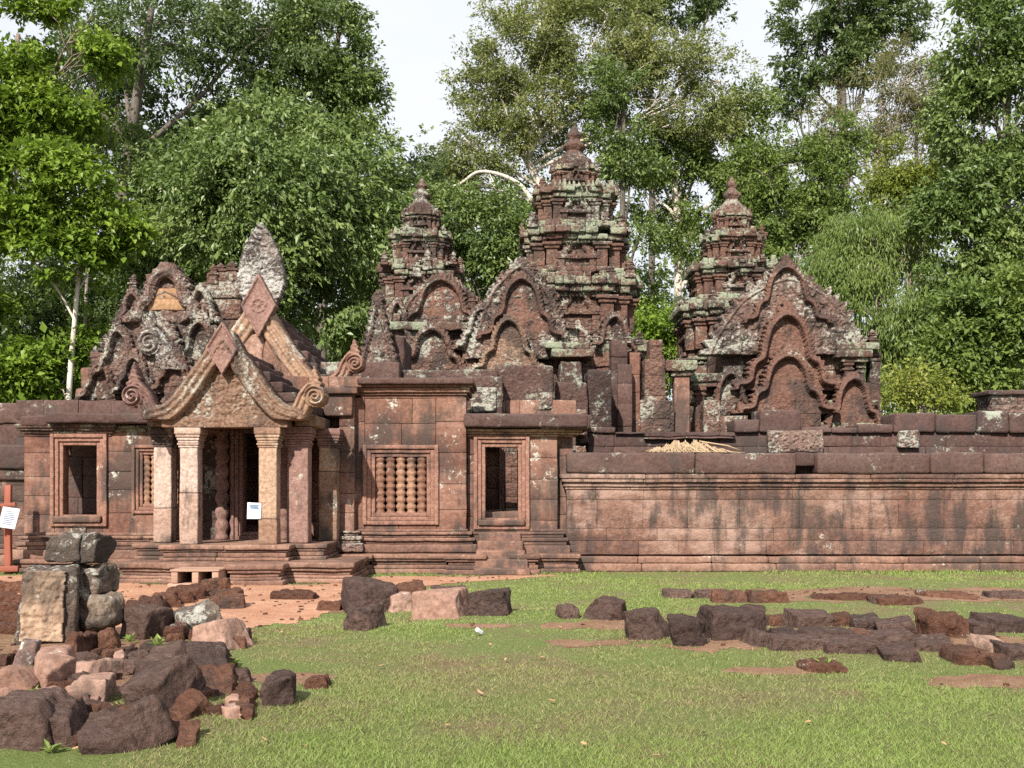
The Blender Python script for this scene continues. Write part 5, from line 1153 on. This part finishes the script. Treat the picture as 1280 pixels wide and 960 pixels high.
# left edge
tree('bright yellow-green layered tree with a thin white trunk on the far left', 33, [(20, 270, 70, 17), (95, 232, 60, 15), (60, 312, 80, 16), (130, 285, 45, 13), (-20, 345, 70, 18), (25, 390, 60, 18, 1), (95, 350, 50, 13), (60, 432, 60, 18, 1), (140, 250, 30, 12), (5, 470, 50, 24), (110, 420, 36, 22, 2), (30, 500, 70, 30, 2), (120, 470, 40, 30, 3), (-30, 210, 60, 30), (50, 210, 60, 20)],
     15000, .24, 'bright', 'pale', [(84, 520), (92, 400), (99, 300), (96, 230)], .11, 6, 40, flat=1, upb=.75, Wr=.62, gap=.6, per=10, twig=.6)
tree('bright green tree whose crown fills the upper left corner', 36, [(20, 40, 70, 40), (90, 70, 50, 30), (-10, 110, 70, 40), (60, 140, 60, 28), (115, 20, 40, 30), (-40, 170, 50, 40)],
     11000, .24, 'bright', 'brown', [(-30, 500), (-20, 300), (10, 150), (20, 40)], .22, 5, 40, upb=.7, Wr=.6, gap=.6)
tree('thin sapling with bare level branches before the leaning grey trunk', 38, [(118, 100, 34, 14), (140, 165, 40, 10), (100, 175, 34, 10), (150, 215, 40, 8), (112, 60, 14, 20), (150, 130, 40, 8)],
     1500, .17, 'fresh', 'grey', [(106, 480), (112, 260), (118, 140), (120, 66)], .08, 6, 40, gap=.8, upb=.7)
tree('tall tree with a thick leaning grey trunk and a dark crown', 46, [(190, 30, 90, 60), (270, 60, 70, 70, 3), (120, 20, 80, 60, 3), (230, 150, 60, 70, 4), (180, 130, 60, 50, 4), (330, 10, 80, 50, 2), (140, 230, 50, 60, 5), (250, 200, 60, 50, 4), (60, 60, 60, 80, 5)],
     17000, .25, 'dark', 'dark', [(134, 520), (142, 330), (158, 200), (176, 90), (190, 10)], .42, 7, 60, gap=.5)
tree('rounded mid-green tree with big drooping leaves behind the pointed pediment', 38, [(330, 175, 80, 48), (260, 230, 80, 60), (400, 230, 80, 60), (330, 270, 110, 70, -2), (230, 310, 60, 60), (440, 310, 60, 70), (400, 380, 60, 50, -1), (290, 170, 40, 30), (455, 400, 40, 50, 1), (215, 250, 40, 40), (340, 340, 70, 50, -2), (470, 250, 34, 40), (190, 330, 40, 50), (250, 380, 60, 40)],
     26000, .25, 'mid', 'brown', [(345, 520), (340, 380), (335, 260), (330, 180)], .26, 9, 60, droop=.6, upb=.5, gap=.32, Wr=.5, shell=.35)
tree('tall dark tree with ragged edge beside the white sky gap, left', 50, [(400, 40, 56, 50), (380, 110, 70, 50), (430, 110, 46, 50), (450, 170, 40, 40), (350, 70, 50, 40), (400, 180, 60, 50, 2), (395, -20, 44, 40), (455, 130, 20, 26), (438, 50, 18, 30), (448, 220, 34, 40, 2)],
     15000, .25, 'mid', 'dark', [(400, 520), (405, 300), (410, 150), (425, 20)], .34, 8, 50, gap=.45)
# centre
tree('broad airy olive tree with white forked limbs behind the tallest tower', 60, [(655, 60, 62, 50), (720, 50, 80, 50), (610, 110, 50, 44), (680, 130, 90, 50), (578, 75, 30, 26), (780, 100, 70, 56), (620, 170, 80, 34), (574, 170, 38, 30), (730, 180, 70, 40, 3), (840, 80, 60, 44), (870, 140, 60, 44), (660, 10, 70, 34), (760, 20, 70, 34), (556, 205, 32, 24), (600, 220, 60, 26, 3), (900, 100, 40, 30)],
     30000, .21, 'olive', 'pale', [(690, 520), (688, 300), (676, 236), (660, 190), (680, 100), (675, 20)], .34, 14, 120, gap=.6, shell=.6, upb=.5)
tree('bent white limbed tree reaching out left of the tallest tower', 57, [(536, 210, 32, 16, 2), (590, 190, 44, 18, 2), (560, 255, 36, 18, 2)],
     3000, .22, 'olive', 'pale', [(700, 520), (690, 310), (664, 250), (640, 224), (600, 214), (572, 230), (540, 236)], .17, 4, 20, gap=.55)
tree('dark leafed tree peeking over the airy olive crown', 82, [(790, 6, 60, 22), (850, 0, 60, 28), (740, -20, 60, 30), (890, 12, 28, 16)],
     6000, .34, 'dark', 'dark', [(815, 500), (815, 200), (812, 0)], .4, 4, 20, gap=.45)
tree('fresh green tree with a white broken trunk right of the tallest tower', 62, [(850, 200, 50, 34), (800, 180, 44, 34), (890, 180, 50, 30), (930, 140, 44, 34), (820, 250, 40, 28), (880, 250, 50, 30), (930, 220, 50, 40), (960, 270, 50, 40), (800, 215, 30, 20), (860, 300, 40, 26), (815, 340, 40, 30, 4), (850, 390, 50, 40, 4)],
     17000, .25, 'fresh', 'pale', [(846, 520), (848, 300), (843, 235), (850, 170), (858, 110)], .3, 9, 60, gap=.52, shell=.6)
tree('straight slender dark trunked tree right behind the tallest tower', 58, [(780, 150, 40, 40), (790, 205, 40, 20), (765, 110, 40, 30), (800, 290, 34, 16)],
     4000, .24, 'mid', 'dark', [(778, 520), (778, 300), (779, 180), (781, 80)], .24, 4, 24, gap=.5)
tree('bright lower tree behind the slender left tower', 52, [(500, 260, 50, 40), (570, 270, 50, 36), (610, 310, 50, 50), (560, 330, 50, 40), (480, 330, 40, 50), (640, 290, 36, 50), (510, 310, 40, 40), (600, 370, 50, 40), (470, 400, 40, 50)],
     14000, .25, 'mid', 'dark', [(560, 520), (565, 400), (568, 300), (570, 260)], .22, 7, 40, gap=.42)
tree('low fresh green bush tree in the gap between two towers', 46, [(820, 405, 34, 24), (800, 425, 30, 26), (850, 420, 34, 24), (830, 450, 44, 24)],
     4000, .22, 'bright', 'brown', None, .1, 4, 16, gap=.35)
# right
tree('layered mid-green tree right of the slim tower', 57, [(960, 210, 50, 36), (1020, 230, 50, 40), (980, 270, 60, 34), (1060, 290, 50, 40), (1000, 320, 60, 30), (940, 300, 40, 40), (1040, 180, 44, 40), (960, 370, 50, 40, 2), (1050, 350, 50, 40, 2)],
     16000, .24, 'fresh', 'grey', [(1024, 520), (1022, 380), (1018, 280), (1010, 180)], .24, 8, 60, gap=.48, shell=.6)
tree('tall dark leafed tree cut by the top border beside the white gap', 70, [(1010, 20, 40, 40), (1060, 10, 60, 40), (1000, 80, 28, 36), (1110, 20, 50, 40), (1040, 70, 40, 36), (990, 120, 20, 24), (1080, 70, 40, 30)],
     9000, .32, 'dark', 'dark', [(1050, 500), (1055, 250), (1052, 100), (1050, 0)], .42, 6, 40, gap=.42)
tree('sparse greyish tree with thin bare branches on the right', 60, [(1060, 140, 50, 44), (1120, 110, 60, 44), (1170, 130, 44, 50), (1030, 190, 44, 40), (1100, 180, 60, 40), (1150, 70, 50, 30)],
     6500, .19, 'dry', 'grey', [(1100, 520), (1098, 300), (1096, 200), (1102, 120)], .26, 8, 160, gap=.6, shell=.8)
tree('pale grey leafless tree reaching up in the right sky gap', 64, [(1140, 150, 40, 40), (1165, 110, 30, 40), (1130, 90, 36, 30)],
     900, .17, 'dry', 'grey', [(1150, 520), (1150, 280), (1146, 190), (1150, 110)], .22, 6, 90, gap=.5, shell=.9)
tree('great green tree rising along the right border', 41, [(1240, 60, 60, 60), (1290, 30, 60, 60), (1230, 150, 56, 60), (1290, 140, 60, 70), (1220, 240, 60, 60), (1280, 250, 60, 70), (1200, 320, 54, 56), (1260, 340, 60, 60), (1210, 400, 60, 44), (1280, 430, 50, 60), (1180, 270, 40, 40), (1215, 20, 30, 30)],
     24000, .26, 'mid', 'grey', [(1262, 520), (1258, 380), (1256, 240), (1262, 60)], .34, 9, 60, gap=.40, upb=.55, droop=.4)
tree('yellow-green tufted tree standing before the sparse grey one', 47, [(1135, 200, 32, 32), (1150, 235, 36, 26), (1115, 230, 24, 26), (1170, 215, 24, 26), (1140, 270, 34, 24)],
     4500, .21, 'yellow', 'brown', None, .14, 4, 20, gap=.45)
tree('weeping light green tree with hanging sprays right of the library', 42, [(1090, 290, 50, 40), (1130, 320, 44, 50), (1060, 340, 44, 44), (1110, 380, 56, 56), (1150, 390, 34, 54), (1070, 410, 40, 50), (1120, 450, 50, 44), (1060, 290, 26, 26)],
     13000, .22, 'fresh', 'brown', None, .16, 7, 40, gap=.95, shell=.7, droop=2.2, Wr=.26, upb=.2, twig=.9)
tree('large leafed bright shrub tree by the right border above the wall', 37, [(1215, 400, 44, 34), (1260, 420, 44, 34), (1190, 440, 40, 30), (1240, 460, 54, 34), (1280, 380, 40, 40), (1210, 480, 50, 24)],
     9000, .24, 'fresh', 'brown', None, .12, 6, 30, gap=.40, Wr=.6, upb=.7)
tree('small light leaved bush with pale stems above the wall, right', 33, [(1150, 478, 22, 16), (1130, 490, 18, 14), (1175, 492, 20, 14), (1160, 505, 30, 12)],
     1300, .16, 'yellow', 'pale', [(1155, 520), (1155, 505), (1152, 480)], .05, 4, 30, gap=.3)
tree('dark undergrowth tree behind the low left wall', 40, [(30, 480, 60, 50), (110, 470, 60, 50), (-30, 440, 60, 70), (170, 460, 50, 60), (20, 400, 70, 60), (100, 400, 50, 60), (70, 340, 60, 60, 3), (70, 420, 50, 50), (150, 380, 40, 50, 3), (210, 420, 50, 60, 2)],
     17000, .24, 'dark', 'dark', None, .18, 6, 20, gap=.25)
tree('dark tree closing the view between porch roof and left tower', 55, [(430, 380, 60, 70), (480, 440, 50, 50), (380, 440, 60, 60), (520, 230, 40, 40), (640, 370, 60, 60), (580, 420, 60, 50)],
     8000, .28, 'dark', 'dark', None, .2, 5, 20, gap=.3)
# the far wood that closes the view between the trunks
def far_wood():
    Vs, Qs, Ks = [], [], []; off = 0
    for D, py0, n, ls in ((76, 300, 30000, .42), (90, 250, 26000, .5)):
        bl = [(px, U(py0, py0+110)+ (60 if 760 < px < 880 else 0) - (90 if px < 420 else 0) - (50 if px > 1180 else 0), U(60, 95), U(70, 110), U(-5, 5)) for px in range(-140, 1430, 62)] + [(px, U(440, 500), 80, 90, U(-5, 5)) for px in range(-140, 1430, 80)]
        V, Q, K, _, _ = crown(bl, D, n, ls, seed=int(D), gap=.3, shell=.6); Vs.append(V); Qs.append(Q+off); Ks.append(K*.8); off += len(V)
    o = npmesh('far_woods', np.concatenate(Vs), [np.concatenate(Qs)], [], np.concatenate(Ks), False); o.data.materials.append(LM['mid']); o['kind'] = 'stuff'; o['label'] = 'dark mass of far forest closing the view behind the trees'; o['category'] = 'forest'
far_wood()
